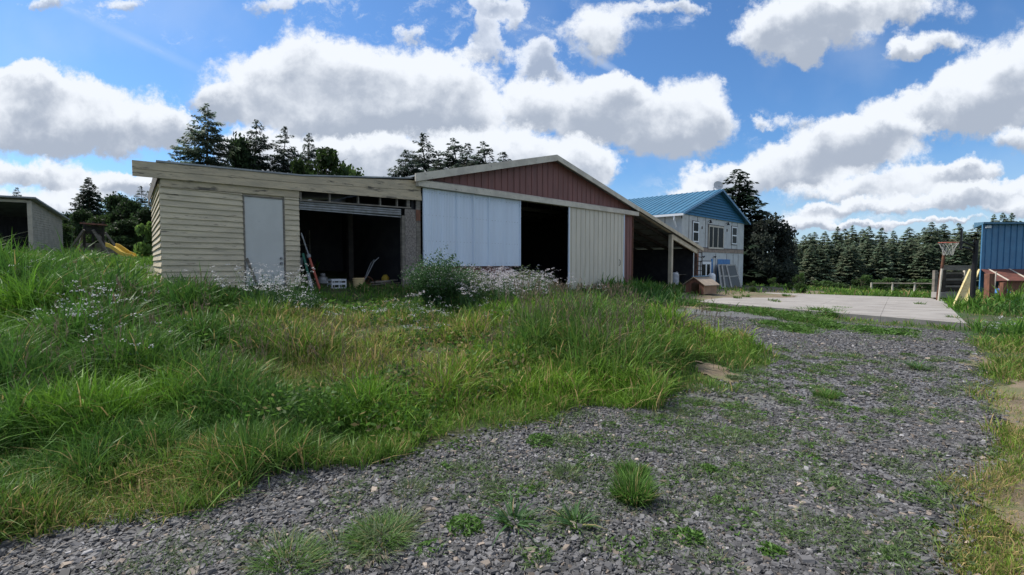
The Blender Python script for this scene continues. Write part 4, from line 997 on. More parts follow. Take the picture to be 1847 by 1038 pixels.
# ------------------------------------------------------------------ trees
def quads_from(c, ax, ay, col):
    """centres, half axes -> leaf quads"""
    n = len(c); V = np.empty((n, 4, 3)); V[:, 0] = c-ax; V[:, 1] = c-ay; V[:, 2] = c+ax; V[:, 3] = c+ay
    q_ = np.arange(n*4).reshape(n, 4); return V.reshape(-1, 3), q_, np.repeat(col, 4, 0)
def conifer_mesh(h, r, seed, nw=42, nb=8, bare=.04, droop=.35, col=(.022, .045, .02), dens=1.0, leaf=.26, taper=.85, rag=.35):
    g_ = np.random.default_rng(seed); Cc, Ax, Ay, Col = [], [], [], []
    for i in range(nw):
        t = bare + (1-bare)*((i+g_.random()*.7)/nw); t = min(t, .995)
        R_ = r*(1-t)**taper*(1+.10*math.sin(i*1.7+seed))
        for k in range(nb if t < .85 else 5):
            if g_.random() < .10: continue
            a = g_.random()*2*math.pi; L = max(R_*(1-rag*g_.random()), .12)
            n = max(3, int(dens*L/leaf*3.4)+2)
            s = np.sqrt(g_.random(n))*1.0; s[0] = 1.0
            z = h*t - droop*L*s**1.3 + .16*L*s**3 + g_.normal(0, .05*h/12, n)
            spread = (.20*L*s*(1.15-s)+.05)
            off = g_.normal(0, 1, n)*spread
            x = math.cos(a)*L*s - math.sin(a)*off; y = math.sin(a)*L*s + math.cos(a)*off
            c_ = np.stack([x, y, z - abs(off)*.25], -1)
            lf = leaf*(.55+.6*g_.random(n))*(1-.45*t)
            da = a + g_.normal(0, .55, n) + np.sign(off)*.5
            ax = np.stack([np.cos(da), np.sin(da), -.30+g_.normal(0, .22, n)], -1)*lf[:, None]
            sx = np.stack([-np.sin(da), np.cos(da), g_.normal(0, .45, n)], -1)*(lf*.34)[:, None]
            br = (.65+.75*g_.random())*(.8+.4*g_.random(n))
            cc = np.array(col)[None]*br[:, None]*np.array([1, 1, 1])[None]
            cc[:, 0] *= (.9+.35*g_.random())
            Cc.append(c_); Ax.append(ax); Ay.append(sx); Col.append(cc)
    V, Q, K = quads_from(np.concatenate(Cc), np.concatenate(Ax), np.concatenate(Ay), np.concatenate(Col))
    return np_mesh_data('crown', V, Q, K)
def np_mesh_data(name, V, Q, K, m='leaf'):
    o = np_mesh(name, V, quads=Q, colors=K, m=m); me = o.data; bpy.data.objects.remove(o); return me
def broad_mesh(h, r, seed, n=5200, col=(.03, .055, .02), lobes=22, leaf=.16, low=.12, flat=.85):
    g_ = np.random.default_rng(seed); Cc, K = [], []
    for i in range(lobes):
        t = low + (1-low)*g_.random()**.8
        rr_ = r*math.sqrt(max(.05, 1-((t-.45)/.6)**2))
        a = g_.random()*2*math.pi; d_ = rr_*g_.random()**.5*.72
        lr_ = (.22+.2*g_.random())*r
        m_ = int(n/lobes); v = g_.normal(0, 1, (m_, 3)); v /= np.linalg.norm(v, axis=1)[:, None]
        rad = lr_*(g_.random(m_)**.45)*(1+.25*np.sin(v[:, 0]*7+i)*np.cos(v[:, 1]*6))
        c_ = v*rad[:, None]*np.array([1.15, 1.15, flat]) + np.array([math.cos(a)*d_, math.sin(a)*d_, h*t-lr_*.4])
        c_[:, 2] = np.maximum(c_[:, 2], .05)
        Cc.append(c_); b_ = .6+.9*g_.random(); K.append(np.array(col)[None]*(b_*(.7+.6*g_.random(m_)))[:, None])
    c_ = np.concatenate(Cc); K = np.concatenate(K); m_ = len(c_)
    a1 = g_.normal(0, 1, (m_, 3)); a1 /= np.linalg.norm(a1, axis=1)[:, None]; a2 = np.cross(a1, g_.normal(0, 1, (m_, 3))); a2 /= np.linalg.norm(a2, axis=1)[:, None]
    lf = leaf*(.6+.8*g_.random(m_))[:, None]
    V, Q, K2 = quads_from(c_, a1*lf, a2*lf*.6, K); return np_mesh_data('crown', V, Q, K2)
def trunk_mesh(h, r0_, seed, limbs=14, top=.97, spread=.0, broad=False):
    b = MB(); rnd = random.Random(seed); pts = [(rnd.uniform(-.03, .03)*i, rnd.uniform(-.03, .03)*i, h*top*i/8) for i in range(9)]; pts[0] = (0, 0, -.4)
    b.path([Vector(p) for p in pts], [r0_*(1-.92*i/8) for i in range(9)], 8)
    for i in range(limbs):
        t = rnd.uniform(.15, .85); a = rnd.uniform(0, 6.28); L = spread*(1-t)*.8 if not broad else spread*.7
        p = Vector((0, 0, h*t)); q_ = p+Vector((math.cos(a)*L, math.sin(a)*L, L*.5 if broad else -L*.2)); b.tube(p, q_, r0_*(1-t)*.4+.01, .008, 6)
    o = b.build('trunk', 'bark', smooth=True); me = o.data; bpy.data.objects.remove(o); return me
PROTO = {}
def proto(key, f, g_): PROTO[key] = (f, g_)
for k in range(4):
    proto('fir%d' % k, conifer_mesh(12, 3.5+.3*(k % 2), 20+k, nw=50, nb=10, droop=.28, col=(.165, .225, .145), leaf=.42, dens=2.1, rag=.4, taper=.72), trunk_mesh(12, .22, k, spread=2.4))
proto('spruce', conifer_mesh(12, 4.4, 31, nw=56, nb=12, droop=.34, col=(.036, .062, .038), leaf=.34, dens=1.9, taper=.6, rag=.42), trunk_mesh(12, .25, 8, spread=2.4))
proto('hemlock', conifer_mesh(12, 5.0, 35, nw=50, nb=12, droop=.22, col=(.11, .155, .105), leaf=.25, dens=2.2, taper=.56, rag=.5), trunk_mesh(12, .25, 9, spread=2.6))
proto('darkfir0', conifer_mesh(12, 4.0, 41, nw=54, nb=11, droop=.10, col=(.066, .098, .075), leaf=.24, dens=2.0, taper=.6, rag=.55), trunk_mesh(12, .2, 10, spread=2.0))
proto('darkfir1', conifer_mesh(12, 3.6, 43, nw=50, nb=10, droop=.18, col=(.066, .096, .075), leaf=.24, dens=2.0, taper=.6, rag=.6), trunk_mesh(12, .2, 11, spread=1.8))
proto('broad0', broad_mesh(7, 3.2, 51, n=9000), trunk_mesh(7, .2, 12, spread=2.4, broad=True))
proto('broad1', broad_mesh(7, 3.0, 53, n=9000, col=(.045, .08, .022)), trunk_mesh(7, .2, 13, spread=2.4, broad=True))
proto('plum', broad_mesh(7, 3.1, 55, n=14000, col=(.042, .052, .040), lobes=34, low=.02), trunk_mesh(7, .2, 14, spread=2.2, broad=True))
proto('shrub', broad_mesh(2.2, 1.3, 57, n=3600, col=(.055, .10, .028), lobes=16, leaf=.09, low=.02), trunk_mesh(2.0, .06, 15, limbs=8, spread=.9, broad=True))
proto('shrub2', broad_mesh(2.2, 1.3, 59, n=1300, col=(.12, .20, .045), lobes=9, leaf=.17, low=.02), trunk_mesh(2.0, .06, 16, limbs=8, spread=.9, broad=True))
PH = {'broad0': 7, 'broad1': 7, 'plum': 7, 'shrub': 2.2, 'shrub2': 2.2}
def tree(key, px, ytop, Y, label, cat='tree', name='tree', group=None, wscale=1.0, base=None):
    X = (lambda r: r[0]/r[1]*Y)(ray(px, ytop)); zt_ = at(px, ytop, Y).z; zb_ = g1(X, Y) if base is None else base
    t = thing(name, label, cat, (X, Y, zb_), 0, group)
    t.rotation_euler = (0, 0, random.uniform(0, 6.28)); hh = (zt_-zb_)/PH.get(key, 12)
    t.scale = (hh*wscale, hh*wscale, hh)
    for nm, me in zip(('crown', 'trunk'), PROTO[key]):
        o = bpy.data.objects.new(nm, me); C.objects.link(o); o.parent = t
    return t
ORD = ['first','second','third','fourth','fifth','sixth','seventh','eighth','ninth','tenth','eleventh','twelfth','thirteenth','fourteenth','fifteenth','sixteenth','seventeenth','eighteenth','nineteenth','twentieth','twenty-first','twenty-second','twenty-third']
tops = [(215,310),(275,325),(335,310),(375,300),(405,290),(475,285),(560,252),(610,268),(660,245),(730,270),(770,250),(855,262),(935,280),(1040,257),(1095,295),(1140,260),(1185,222),(1215,260),(1270,235),(1370,230),(1415,290),(1490,228)]
for i, (zx, zy) in enumerate(tops):
    px, py = 1360+zx*.2698, 340+zy*.2698
    tree('fir%d' % (i % 4), px, py, 92+random.uniform(-4, 26), 'dark green fir in the distant tree line, its %s top from the left' % ORD[i], 'fir tree', 'fir_tree', 'firs in the distant tree line', wscale=random.uniform(1.05, 1.6))
for i in range(22):
    px = 1408+i*17+random.uniform(-5, 5)
    tree('fir%d' % ((i+2) % 4), px, 432+random.uniform(-10, 14), 84+random.uniform(-6, 6), 'lower fir in the front row of the distant tree line, %s from its left end' % ORD[i], 'fir tree', 'fir_tree', 'lower firs at the front of the distant tree line', wscale=random.uniform(1.2, 1.7))
for i, (zx, zy) in enumerate(((1605,172),(1665,160),(1725,160),(1560,240),(1780,215))):
    tree('fir%d' % (i % 4), 1360+zx*.2698, 340+zy*.2698, 105, ['left fir top showing above the blue metal building','middle fir top showing above the blue metal building','right fir top showing above the blue metal building','fir just left of the blue metal building roof','lower fir top at the right above the blue metal building'][i], 'fir tree', 'fir_tree', 'firs behind the blue building', wscale=1.0)
tree('spruce', 1330, 304, 49, 'tall dark spruce rising behind the blue-roofed house', 'spruce tree', 'spruce_tree', wscale=1.4)
tree('plum', 1388, 392, 46, 'broad dark round-crowned tree right of the house', 'tree', 'leafy_tree', wscale=.88)
tree('plum', 1352, 400, 50, 'dark round tree tight behind the right corner of the house', 'tree', 'leafy_tree', wscale=.7)
tree('plum', 1418, 425, 52, 'smaller dark tree at the right shoulder of the broad dark tree', 'tree', 'leafy_tree', wscale=.6)
# behind the shed roof
tree('hemlock', 370, 186, 34, 'tall feathery hemlock standing highest above the left shed roof', 'hemlock tree', 'hemlock_tree', wscale=.9)
tree('darkfir0', 463, 216, 37, 'pointed dark fir second from left above the shed roof', 'fir tree', 'fir_tree', wscale=.95)
tree('darkfir1', 512, 227, 38, 'slim open-branched fir third from left above the shed roof', 'fir tree', 'fir_tree', wscale=1.0)
tree('darkfir0', 558, 240, 40, 'narrow fir top rising out of the round green tree', 'fir tree', 'fir_tree', wscale=.8)
tree('broad1', 590, 272, 36, 'round green leafy tree at the right end of the trees behind the shed', 'tree', 'leafy_tree', wscale=.8)
tree('broad0', 430, 255, 36, 'dark leafy tree filling the gap between the hemlock and the fir', 'tree', 'leafy_tree', wscale=.45)
tree('broad1', 540, 290, 36, 'low green leafy tree below the narrow fir top', 'tree', 'leafy_tree', wscale=.5)
for i, (px, py, k) in enumerate(((733,270,'darkfir0'),(765,240,'darkfir1'),(790,285,'darkfir0'),(818,250,'darkfir0'),(843,258,'darkfir1'),(872,256,'darkfir0'),(906,273,'darkfir1'),(752,292,'darkfir1'),(855,285,'darkfir0'),(893,292,'darkfir1'))):
    tree(k, px, py, 44+(i*3) % 5, 'dark fir behind the barn roof, %s by height-line from the left of its cluster' % ORD[i] if False else ['leftmost dark fir of the cluster above the barn roof','tallest dark fir near the left of the cluster above the barn roof','low dark fir between the two tallest of the barn roof cluster','tall dark fir in the middle of the barn roof cluster','dark fir just right of the middle of the barn roof cluster','dark fir at the right of the barn roof cluster','small separate fir at the right end of the barn roof cluster','low dark fir tucked right of the leftmost one above the barn roof','low dark fir below the right half of the barn roof cluster','little fir touching the barn roof left of the separate one'][i], 'fir tree', 'fir_tree', 'firs above the barn roof', wscale=1.3)
# left background
tree('spruce', 160, 319, 52, 'dark fir rising above the left tree belt', 'fir tree', 'fir_tree', wscale=1.0)
tree('darkfir1', 253, 335, 48, 'bare-topped dark conifer left of the clapboard shed', 'fir tree', 'fir_tree', wscale=.9)
tree('darkfir0', 278, 325, 44, 'dark conifer partly hidden by the clapboard shed corner', 'fir tree', 'fir_tree', wscale=.8)
tree('darkfir1', 30, 338, 60, 'small fir top above the open shed roof', 'fir tree', 'fir_tree', wscale=.9)
for i, (px, py, Y, k, ws_, lab) in enumerate(((120,388,50,'broad0',.9,'low dark leafy tree right of the open shed'),(150,382,42,'broad0',.8,'dark leafy tree behind the play tower'),(212,355,46,'broad0',.75,'open leafy tree in the middle of the left belt'),
        (185,390,38,'broad1',.9,'mid green leafy tree right behind the play tower'),(235,365,40,'broad0',.8,'dense dark leafy tree near the clapboard shed'),(262,380,36,'broad0',.8,'dark leafy tree touching the shed corner'),
        (110,405,36,'broad1',1.2,'green thicket tree beside the open shed wall'),(5,385,46,'broad0',.8,'leafy tree behind the open shed'),(225,400,34,'broad0',1.2,'low dark tree behind the yellow slide'))):
    tree(k, px, py, Y, lab, 'tree', 'leafy_tree', wscale=ws_)
tree('shrub2', 268, 402, 20.5, 'light green bush against the left side of the clapboard shed', 'bush', 'bush', wscale=.62)
tree('shrub2', 285, 420, 22, 'small light green bush partly behind the shed corner', 'bush', 'bush', wscale=.4)
for i, (px, py, Y, ws_, lab) in enumerate(((1442,494,30,.62,'round green bush behind the left part of the pad'),(1470,507,40,1.6,'low bush right of the round green bush'),(1555,498,42,1.1,'bush in front of the distant firs near the rail'),(1395,502,42,1.2,'low bush under the broad dark tree'),
        (1357,508,27,.6,'small bush at the right corner of the house'),(1600,503,38,1.6,'low bush behind the rail fence'),(1655,505,38,1.6,'low bush beside the slatted pen'),(1500,508,48,2.2,'wide low bush at the foot of the tree line'),(1425,510,33,.7,'low bush at the back edge of the pad'))):
    tree('shrub', px, py, Y, lab, 'bush', 'bush', 'bushes beyond the concrete pad', wscale=ws_)

# ------------------------------------------------------------------ grass
# control points at pixel positions of the roots: height, green(0 dark lush .. 1 dry), density
GC = [(0,520,.75,.05,1),(0,650,.64,.03,1),(0,800,.46,.05,1),(0,920,.22,.3,1),(150,560,.70,.05,1),(150,700,.55,.08,1),(150,840,.38,.1,1),(150,930,.12,.6,.7),(300,560,.5,.04,1),(300,660,.6,.1,1),(300,780,.44,.08,1),
      (300,880,.12,.75,.7),(430,580,.32,.35,1),(430,680,.42,.2,1),(450,780,.45,.05,1.2),(450,850,.2,.25,.9),(560,590,.22,.75,.9),(560,680,.24,.7,.85),(560,780,.58,.0,1.3),(600,825,.14,.5,.9),(680,600,.13,.85,.7),(680,680,.2,.75,.7),(700,760,.34,.2,1),
      (760,640,.15,.95,.65),(800,710,.28,.6,.9),(820,790,.14,.4,.9),(850,620,.30,.7,.8),(900,680,.42,.5,1),(950,740,.2,.4,1),(950,640,.62,.25,1),(1050,640,.72,.25,1.1),(1050,700,.36,.3,1),(1100,620,.7,.2,1.1),(1150,600,.7,.25,1.1),(1180,650,.6,.3,1),(1220,630,.42,.35,1),(1260,680,.17,.4,1),(1330,660,.13,.4,1),(1250,600,.2,.6,.7),
      (1060,570,.5,.2,1),(980,580,.45,.3,1),(900,560,.32,.3,1),(800,560,.25,.3,1),(650,550,.10,.3,1),(500,550,.2,.25,1),(380,530,.14,.2,1),(250,520,.30,.2,1),(100,500,.65,.1,1),(320,530,.12,.2,1),(700,545,.15,.3,1),(580,540,.15,.2,1),(1180,545,.55,.05,1.2),(1130,530,.7,.0,1.2),(1080,530,.16,.2,1),(1000,540,.22,.3,1),
      (1350,575,.05,.3,.6),(1450,592,.05,.4,.6),(1550,598,.05,.5,.8),(1650,604,.05,.5,.8),(1720,606,.05,.5,.8),(1738,578,.04,.4,.4),(1725,588,.04,.4,.6),(1300,570,.05,.4,.5),(1230,545,.28,.2,1),(1300,545,.1,.4,.5),(1800,600,.55,.15,1.1),(1830,560,.6,.1,1.1),(1760,610,.22,.3,1),(1810,640,.1,.6,.8),(1800,750,.10,.75,.8),(1790,680,.14,.5,1.1),(1780,830,.12,.65,1.0),(1760,900,.12,.7,1.0),(1725,1000,.11,.85,1.0),(1720,960,.12,.75,1.0),(1760,1030,.08,.8,1),(1840,900,.05,.9,.45),(1840,700,.06,.9,.4),
      (100,470,.55,.2,1),(250,466,.22,.3,1),(215,462,.25,.3,1),(1500,521,.5,.1,1.2),(1700,525,.4,.2,1),(1400,520,.30,.3,1),(1600,521,.55,.1,1.2),(1660,522,.55,.1,1.2),(1550,521,.55,.1,1.2)]
gp = np.array([[*hit(px, py)[:2], h_, dr_, de_] for px, py, h_, dr_, de_ in GC])
extra = np.array([(-9,12,.18,.2,1),(-12,15,.2,.2,1),(-15,19,.18,.2,1),(-18,22,.16,.2,1),(-12,20,.15,.2,1.3),(-9.5,14,.2,.2,1.3),(-8.2,11.5,.25,.2,1.3),(-20,27,.15,.2,1),(-16,16,.38,.2,1),(-20,20,.32,.2,1),(-10.5,12,.25,.2,1),(-26,16,.6,.2,1),(-22,22,.6,.2,1),(-30,30,.6,.2,1),(40,30,.5,.3,1),(20,60,.5,.3,1),(60,80,.5,.3,1),(12,5,.1,.7,.6),(30,12,.4,.3,1)], float)
gp = np.concatenate([gp, extra])
def gfield(x, y):
    d2 = (x[:, None]-gp[None, :, 0])**2 + (y[:, None]-gp[None, :, 1])**2
    w_ = 1/(d2+.08)**1.6; w_ /= w_.sum(1)[:, None]
    return w_ @ gp[:, 2], w_ @ gp[:, 3], w_ @ gp[:, 4]
def local_rect(x, y, fr, a0, a1, b0, b1):
    iv = fr.inverted(); X = iv[0][0]*x+iv[0][1]*y+iv[0][3]; Y = iv[1][0]*x+iv[1][1]*y+iv[1][3]
    return (X > a0) & (X < a1) & (Y > b0) & (Y < b1)
padbig = [tuple(padc + (np.array(p[:2])-padc)*1.02) for p in PAD]
def blocked(x, y):
    m_ = local_rect(x, y, FR, -1.5, 4.7, .02, 4.5) | local_rect(x, y, FR, 4.6, 16.7, -.02, 15) | local_rect(x, y, FR, 17.3, 23.4, .6, 10) | local_rect(x, y, FH, -.1, 11.4, -.1, 14)
    m_ |= local_rect(x, y, F2, -10, .06, .1, 4.5) | inpoly(x, y, padbig) | local_rect(x, y, FD, -.1, 1.1, -.1, 1.0)
    return m_
def blades(name, x, y, h_, lean_a, lean, w_, col, tipcol=None, m='grass', kind='stuff', z=None):
    n = len(x); z = G(x, y) if z is None else z
    fa_ = rng.random(n)*math.pi*2; px_ = np.cos(fa_)*w_*.5; py_ = np.sin(fa_)*w_*.5
    V = np.empty((n, 7, 3), np.float32); K = np.empty((n, 7, 3), np.float32)
    for j, (t, ww) in enumerate(((0, .8), (.38, 1.0), (.74, .7), (1.0, 0))):
        cx = x+np.cos(lean_a)*lean*h_*t**2.1; cy = y+np.sin(lean_a)*lean*h_*t**2.1; cz = z-.02+h_*t*(1-.34*np.minimum(lean, 1.6)*t**1.5)
        c_ = col if tipcol is None else col*(1-t**2)[..., None] + tipcol*(t**2) if False else (col if tipcol is None else col*(1-t*t)+tipcol*(t*t))
        if j < 3:
            V[:, 2*j] = np.stack([cx-px_*ww, cy-py_*ww, cz], -1); V[:, 2*j+1] = np.stack([cx+px_*ww, cy+py_*ww, cz], -1); K[:, 2*j] = c_; K[:, 2*j+1] = c_
        else: V[:, 6] = np.stack([cx, cy, cz], -1); K[:, 6] = c_
    o = (np.arange(n)*7)[:, None]
    Q = np.concatenate([o+np.array([[0, 1, 3, 2]]), o+np.array([[2, 3, 5, 4]])]); T_ = o+np.array([[4, 5, 6]])
    return V.reshape(-1, 3), Q, T_, K.reshape(-1, 3)
LUSH = np.array([.115, .265, .026]); DEEP = np.array([.054, .148, .030]); YEL = np.array([.22, .29, .04]); DRY = np.array([.34, .28, .13])
DARKS = [(*hit(545,785)[:2], .42, .8), (*hit(610,800)[:2], .3, .6), (*hit(240,600)[:2], .8, .5), (*hit(320,680)[:2], .6, .4), (*hit(1180,548)[:2], 2.0, .8), (*hit(1050,600)[:2], .9, .5), (*hit(860,560)[:2], .8, .5)]
def grass_colors(x, y, dry, n):
    a = vnoise(x, y, .9, 21); b_ = vnoise(x, y, 3.2, 22); r_ = rng.random(n)
    mix = np.clip((a-.35)*1.6+(b_-.5)*.6, 0, 1)[:, None]
    c_ = DEEP*(1-mix)+LUSH*mix
    for (qx, qy, qr, qk) in DARKS:
        k_ = (qk*np.exp(-((x-qx)**2+(y-qy)**2)/qr**2))[:, None]; c_ = c_*(1-k_)+np.array([.028, .085, .022])*k_; dry = dry*(1-k_[:, 0])
    yl = np.clip(dry*1.2-.1+(r_-.5)*.5, 0, 1)[:, None]*.55; c_ = c_*(1-yl)+YEL*yl
    dd = (rng.random(n) < (dry**1.7)*.62+.008)[:, None]; c_ = np.where(dd, DRY*(.7+.5*rng.random(n))[:, None], c_)
    return c_*(.75+.5*rng.random(n))[:, None]
def scatter(N, y0, y1, umin=-1.3, umax=1.3, power=1.0):
    yy = np.exp(rng.uniform(math.log(y0), math.log(y1), N)); uu = rng.uniform(umin, umax, N); return uu*yy, yy
def lawn(name, N, y0, y1, per, drv_ok=False):
    X, Y = scatter(N, y0, y1)
    h_, dr_, de_ = gfield(X, Y)
    inside = inpoly(X+(vnoise(X, Y, 1.5, 4)-.5)*.5+(rng.random(N)-.5)*.12, Y+(vnoise(X, Y, 1.5, 6)-.5)*.5+(rng.random(N)-.5)*.12, DRV)
    dirt = inpoly(X, Y, DIRT); patch = vnoise(X, Y, 1.3, 31)
    ok = ~inside & ~blocked(X, Y) & (rng.random(N) < de_) & (~dirt | (patch > .20) | (rng.random(N) < .25))
    ok &= ~((((X-BARE.x)/.3)**2+((Y-BARE.y)/.7)**2 < 1) & (rng.random(N) > .15))
    ok &= ~(inpoly(X, Y, yard) & (rng.random(N) > .15))
    X, Y, h_, dr_ = X[ok], Y[ok], h_[ok], dr_[ok]; n = len(X)
    cl = .42+1.25*vnoise(X, Y, 1.7, 11)*(.5+1.0*vnoise(X, Y, 4.5, 12))
    hh = h_*cl*(.75+.4*rng.random(n))
    # clumps of blades radiating from each root
    Xr = np.repeat(X, per); Yr = np.repeat(Y, per); hr_ = np.repeat(hh, per)*(.45+.65*rng.random(n*per)); drr = np.repeat(dr_, per)
    sp = np.repeat(.02+.010*Y, per); aa = rng.random(n*per)*2*math.pi; rr_ = np.sqrt(rng.random(n*per))
    Xr = Xr+np.cos(aa)*rr_*sp; Yr = Yr+np.sin(aa)*rr_*sp
    keep = ~blocked(Xr, Yr); 
    wind = .25*np.cos(vnoise(Xr, Yr, .4, 9)*6)
    lean = np.abs(rng.normal(.35, .32, n*per))+.08+1.3*(rng.random(n*per) < .14)*rng.random(n*per)
    w_ = np.maximum(.0068, .0016*Yr)*(.6+.7*rng.random(n*per)+.9*(rng.random(n*per) < .12))*np.clip(hr_*2+.5, .6, 1.4)
    col = grass_colors(Xr, Yr, drr, n*per)
    V, Q, T_, K = blades(name, Xr, Yr, hr_, aa+wind+rng.normal(0, .7, n*per), lean, w_, col, col*np.array([1.35, 1.15, 1.0]))
    o = np_mesh(name, V, quads=Q, tris=T_, colors=K, m='grass'); return tag(o, cat='grass', kind='stuff')
o = lawn('tall_grass', 34000, 2.3, 9.5, 9); o['label'] = 'lush green uncut grass in the near field left of the gravel drive'
o = lawn('meadow_grass', 26000, 9.0, 60, 7); o['label'] = 'rough green grass further back around the barn and pad'

# ------------------------------------------------------------------ crushed stone lying on the drive
def stones(N, y0, y1, smin, smax, name, label):
    Y = np.sqrt(rng.uniform(y0*y0, y1*y1, N)); X = rng.uniform(-1.25, 1.3, N)*Y
    k = inpoly(X+rng.normal(0, .09, N), Y+rng.normal(0, .09, N), DRV)
    k &= ~blocked(X, Y) & (rng.random(N) < .35+1.1*vnoise(X, Y, 1.3, 61)); X, Y = X[k], Y[k]; n = len(X); Z = G(X, Y)
    cube = np.array([(-1,-1,-1),(1,-1,-1),(1,1,-1),(-1,1,-1),(-1,-1,1),(1,-1,1),(1,1,1),(-1,1,1)], float)*.5
    V = cube[None]*(1+rng.normal(0, .28, (n, 8, 3))); V[:, 4:, :2] *= rng.uniform(.45, .95, (n, 1, 1))
    L = rng.uniform(smin, smax, n)*(.7+.6*rng.random(n)+.9*(rng.random(n) < .10)); V *= np.stack([L, L*rng.uniform(.45, .85, n), L*rng.uniform(.16, .38, n)], -1)[:, None]
    t1, t2, t3 = rng.uniform(0, 6.28, n), rng.normal(0, .17, n), rng.normal(0, .17, n)
    def rot(V, a, i, j):
        c, s_ = np.cos(a)[:, None], np.sin(a)[:, None]; A, B = V[..., i].copy(), V[..., j].copy(); V[..., i] = c*A-s_*B; V[..., j] = s_*A+c*B
    rot(V, t2, 0, 2); rot(V, t3, 1, 2); rot(V, t1, 0, 1)
    V += np.stack([X, Y, Z+.010+L*.10+rng.random(n)*.008], -1)[:, None]
    F_ = np.array([(0,3,2,1),(4,5,6,7),(0,1,5,4),(1,2,6,5),(2,3,7,6),(3,0,4,7)])
    Q = (np.arange(n)*8)[:, None, None]+F_[None]
    g_ = .042+.115*rng.random(n)**1.5; K = np.stack([g_*1.03, g_*1.0, g_*1.01], -1)
    tan = rng.random(n) < .07; K[tan] = np.stack([g_*1.9, g_*1.55, g_*1.25], -1)[tan]
    lt = rng.random(n) < .05; K[lt] = (K*2.0)[lt]
    o = np_mesh(name, V.reshape(-1, 3), quads=Q.reshape(-1, 4), colors=np.repeat(K, 8, 0), m='stone'); tag(o, label, 'gravel', kind='stuff')
stones(190000, 1.9, 5.2, .013, .028, 'gravel_stones', 'angular slate grey crushed stone in the foreground of the drive')
stones(130000, 5.2, 13, .018, .032, 'distant_gravel_stones', 'grey crushed stone further along the drive')

# ------------------------------------------------------------------ weeds and wildflowers
def np_pack(parts):
    V, Q, T_, K = [], [], [], []; o = 0
    for v, q_, t_, k in parts:
        V.append(v); K.append(k)
        if q_ is not None and len(q_): Q.append(q_+o)
        if t_ is not None and len(t_): T_.append(t_+o)
        o += len(v)
    return np.concatenate(V), (np.concatenate(Q) if Q else None), (np.concatenate(T_) if T_ else None), np.concatenate(K)
def tuft(x, y, r_, h_, n, col, lean=.7, w_=.006, spread=.5):
    a = rng.random(n)*6.283; q_ = np.sqrt(rng.random(n))*r_*spread
    X = x+np.cos(a)*q_; Y = y+np.sin(a)*q_; hh = h_*(.5+.6*rng.random(n))
    c_ = np.array(col)[None]*(.65+.7*rng.random(n))[:, None]
    dd = rng.random(n) < .08; c_[dd] = DRY*.8
    return blades('', X, Y, hh, a+rng.normal(0, .3, n), np.abs(rng.normal(lean, .25, n)), np.full(n, max(w_, .0012*y))*(.7+.6*rng.random(n)), c_, c_*1.15)
def mound(x, y, r_, h_, n, col, leaf=.012):
    a = rng.random(n)*6.283; q_ = np.sqrt(rng.random(n)); X = x+np.cos(a)*q_*r_; Y = y+np.sin(a)*q_*r_; Z = G(X, Y)+.012+h_*(1-q_**2)*rng.random(n)**.6
    a1 = rng.normal(0, 1, (n, 3)); a1[:, 2] *= .5; a1 /= np.linalg.norm(a1, axis=1)[:, None]; a2 = np.cross(a1, rng.normal(0, 1, (n, 3))); a2 /= np.linalg.norm(a2, axis=1)[:, None]
    lf = leaf*(.6+.8*rng.random(n))[:, None]; c_ = np.array(col)[None]*(.6+.8*rng.random(n))[:, None]
    V, Q, K = quads_from(np.stack([X, Y, Z], -1), a1*lf*1.9, a2*lf*.45, c_); return V, Q, None, K
def rosette(x, y, r_, n, col):
    """long toothed leaves spreading from one crown"""
    V, Q, K = [], [], []; o = 0
    for i in range(n):
        a = rng.random()*6.283; L = r_*(.55+.5*rng.random()); w_ = L*.085; up = .15+1.3*rng.random(); z0 = g1(x, y)
        for j in range(5):
            t0, t1 = j/5, (j+1)/5
            def pt(t, s_):
                ww = w_*(math.sin(math.pi*min(1, t*.9+.12))**.8)*(1 if t < 1 else .1); rr_ = L*t
                zz = z0+.02+L*(up*t*.75-.65*up*t*t)+(.006 if s_ else 0)
                return (x+math.cos(a)*rr_-math.sin(a)*ww*s_, y+math.sin(a)*rr_+math.cos(a)*ww*s_, zz+abs(s_)*.008)
            V += [pt(t0, -1), pt(t0, 0), pt(t0, 1), pt(t1, -1), pt(t1, 0), pt(t1, 1)]; Q += [(o, o+1, o+4, o+3), (o+1, o+2, o+5, o+4)]; o += 6
            K += [np.array(col)*(.8+.4*rng.random())]*6
    return np.array(V), np.array(Q), None, np.array(K)
def weed_obj(name, parts, label=None, cat='weed', group=None, kind=None, m='grass', base=None, parent=None):
    V, Q, T_, K = np_pack(parts)
    b_ = np.array(base if base is not None else (0, 0, 0), float)
    o = np_mesh(name, V-b_, quads=Q, tris=T_, colors=K, m=m, base=base)
    if parent is not None:
        o.location = (0, 0, 0); o.parent = parent
    return tag(o, label, cat if label else None, group, kind)
GR1 = (.080, .165, .03); GR2 = (.05, .11, .035); GR3 = (.115, .165, .07)
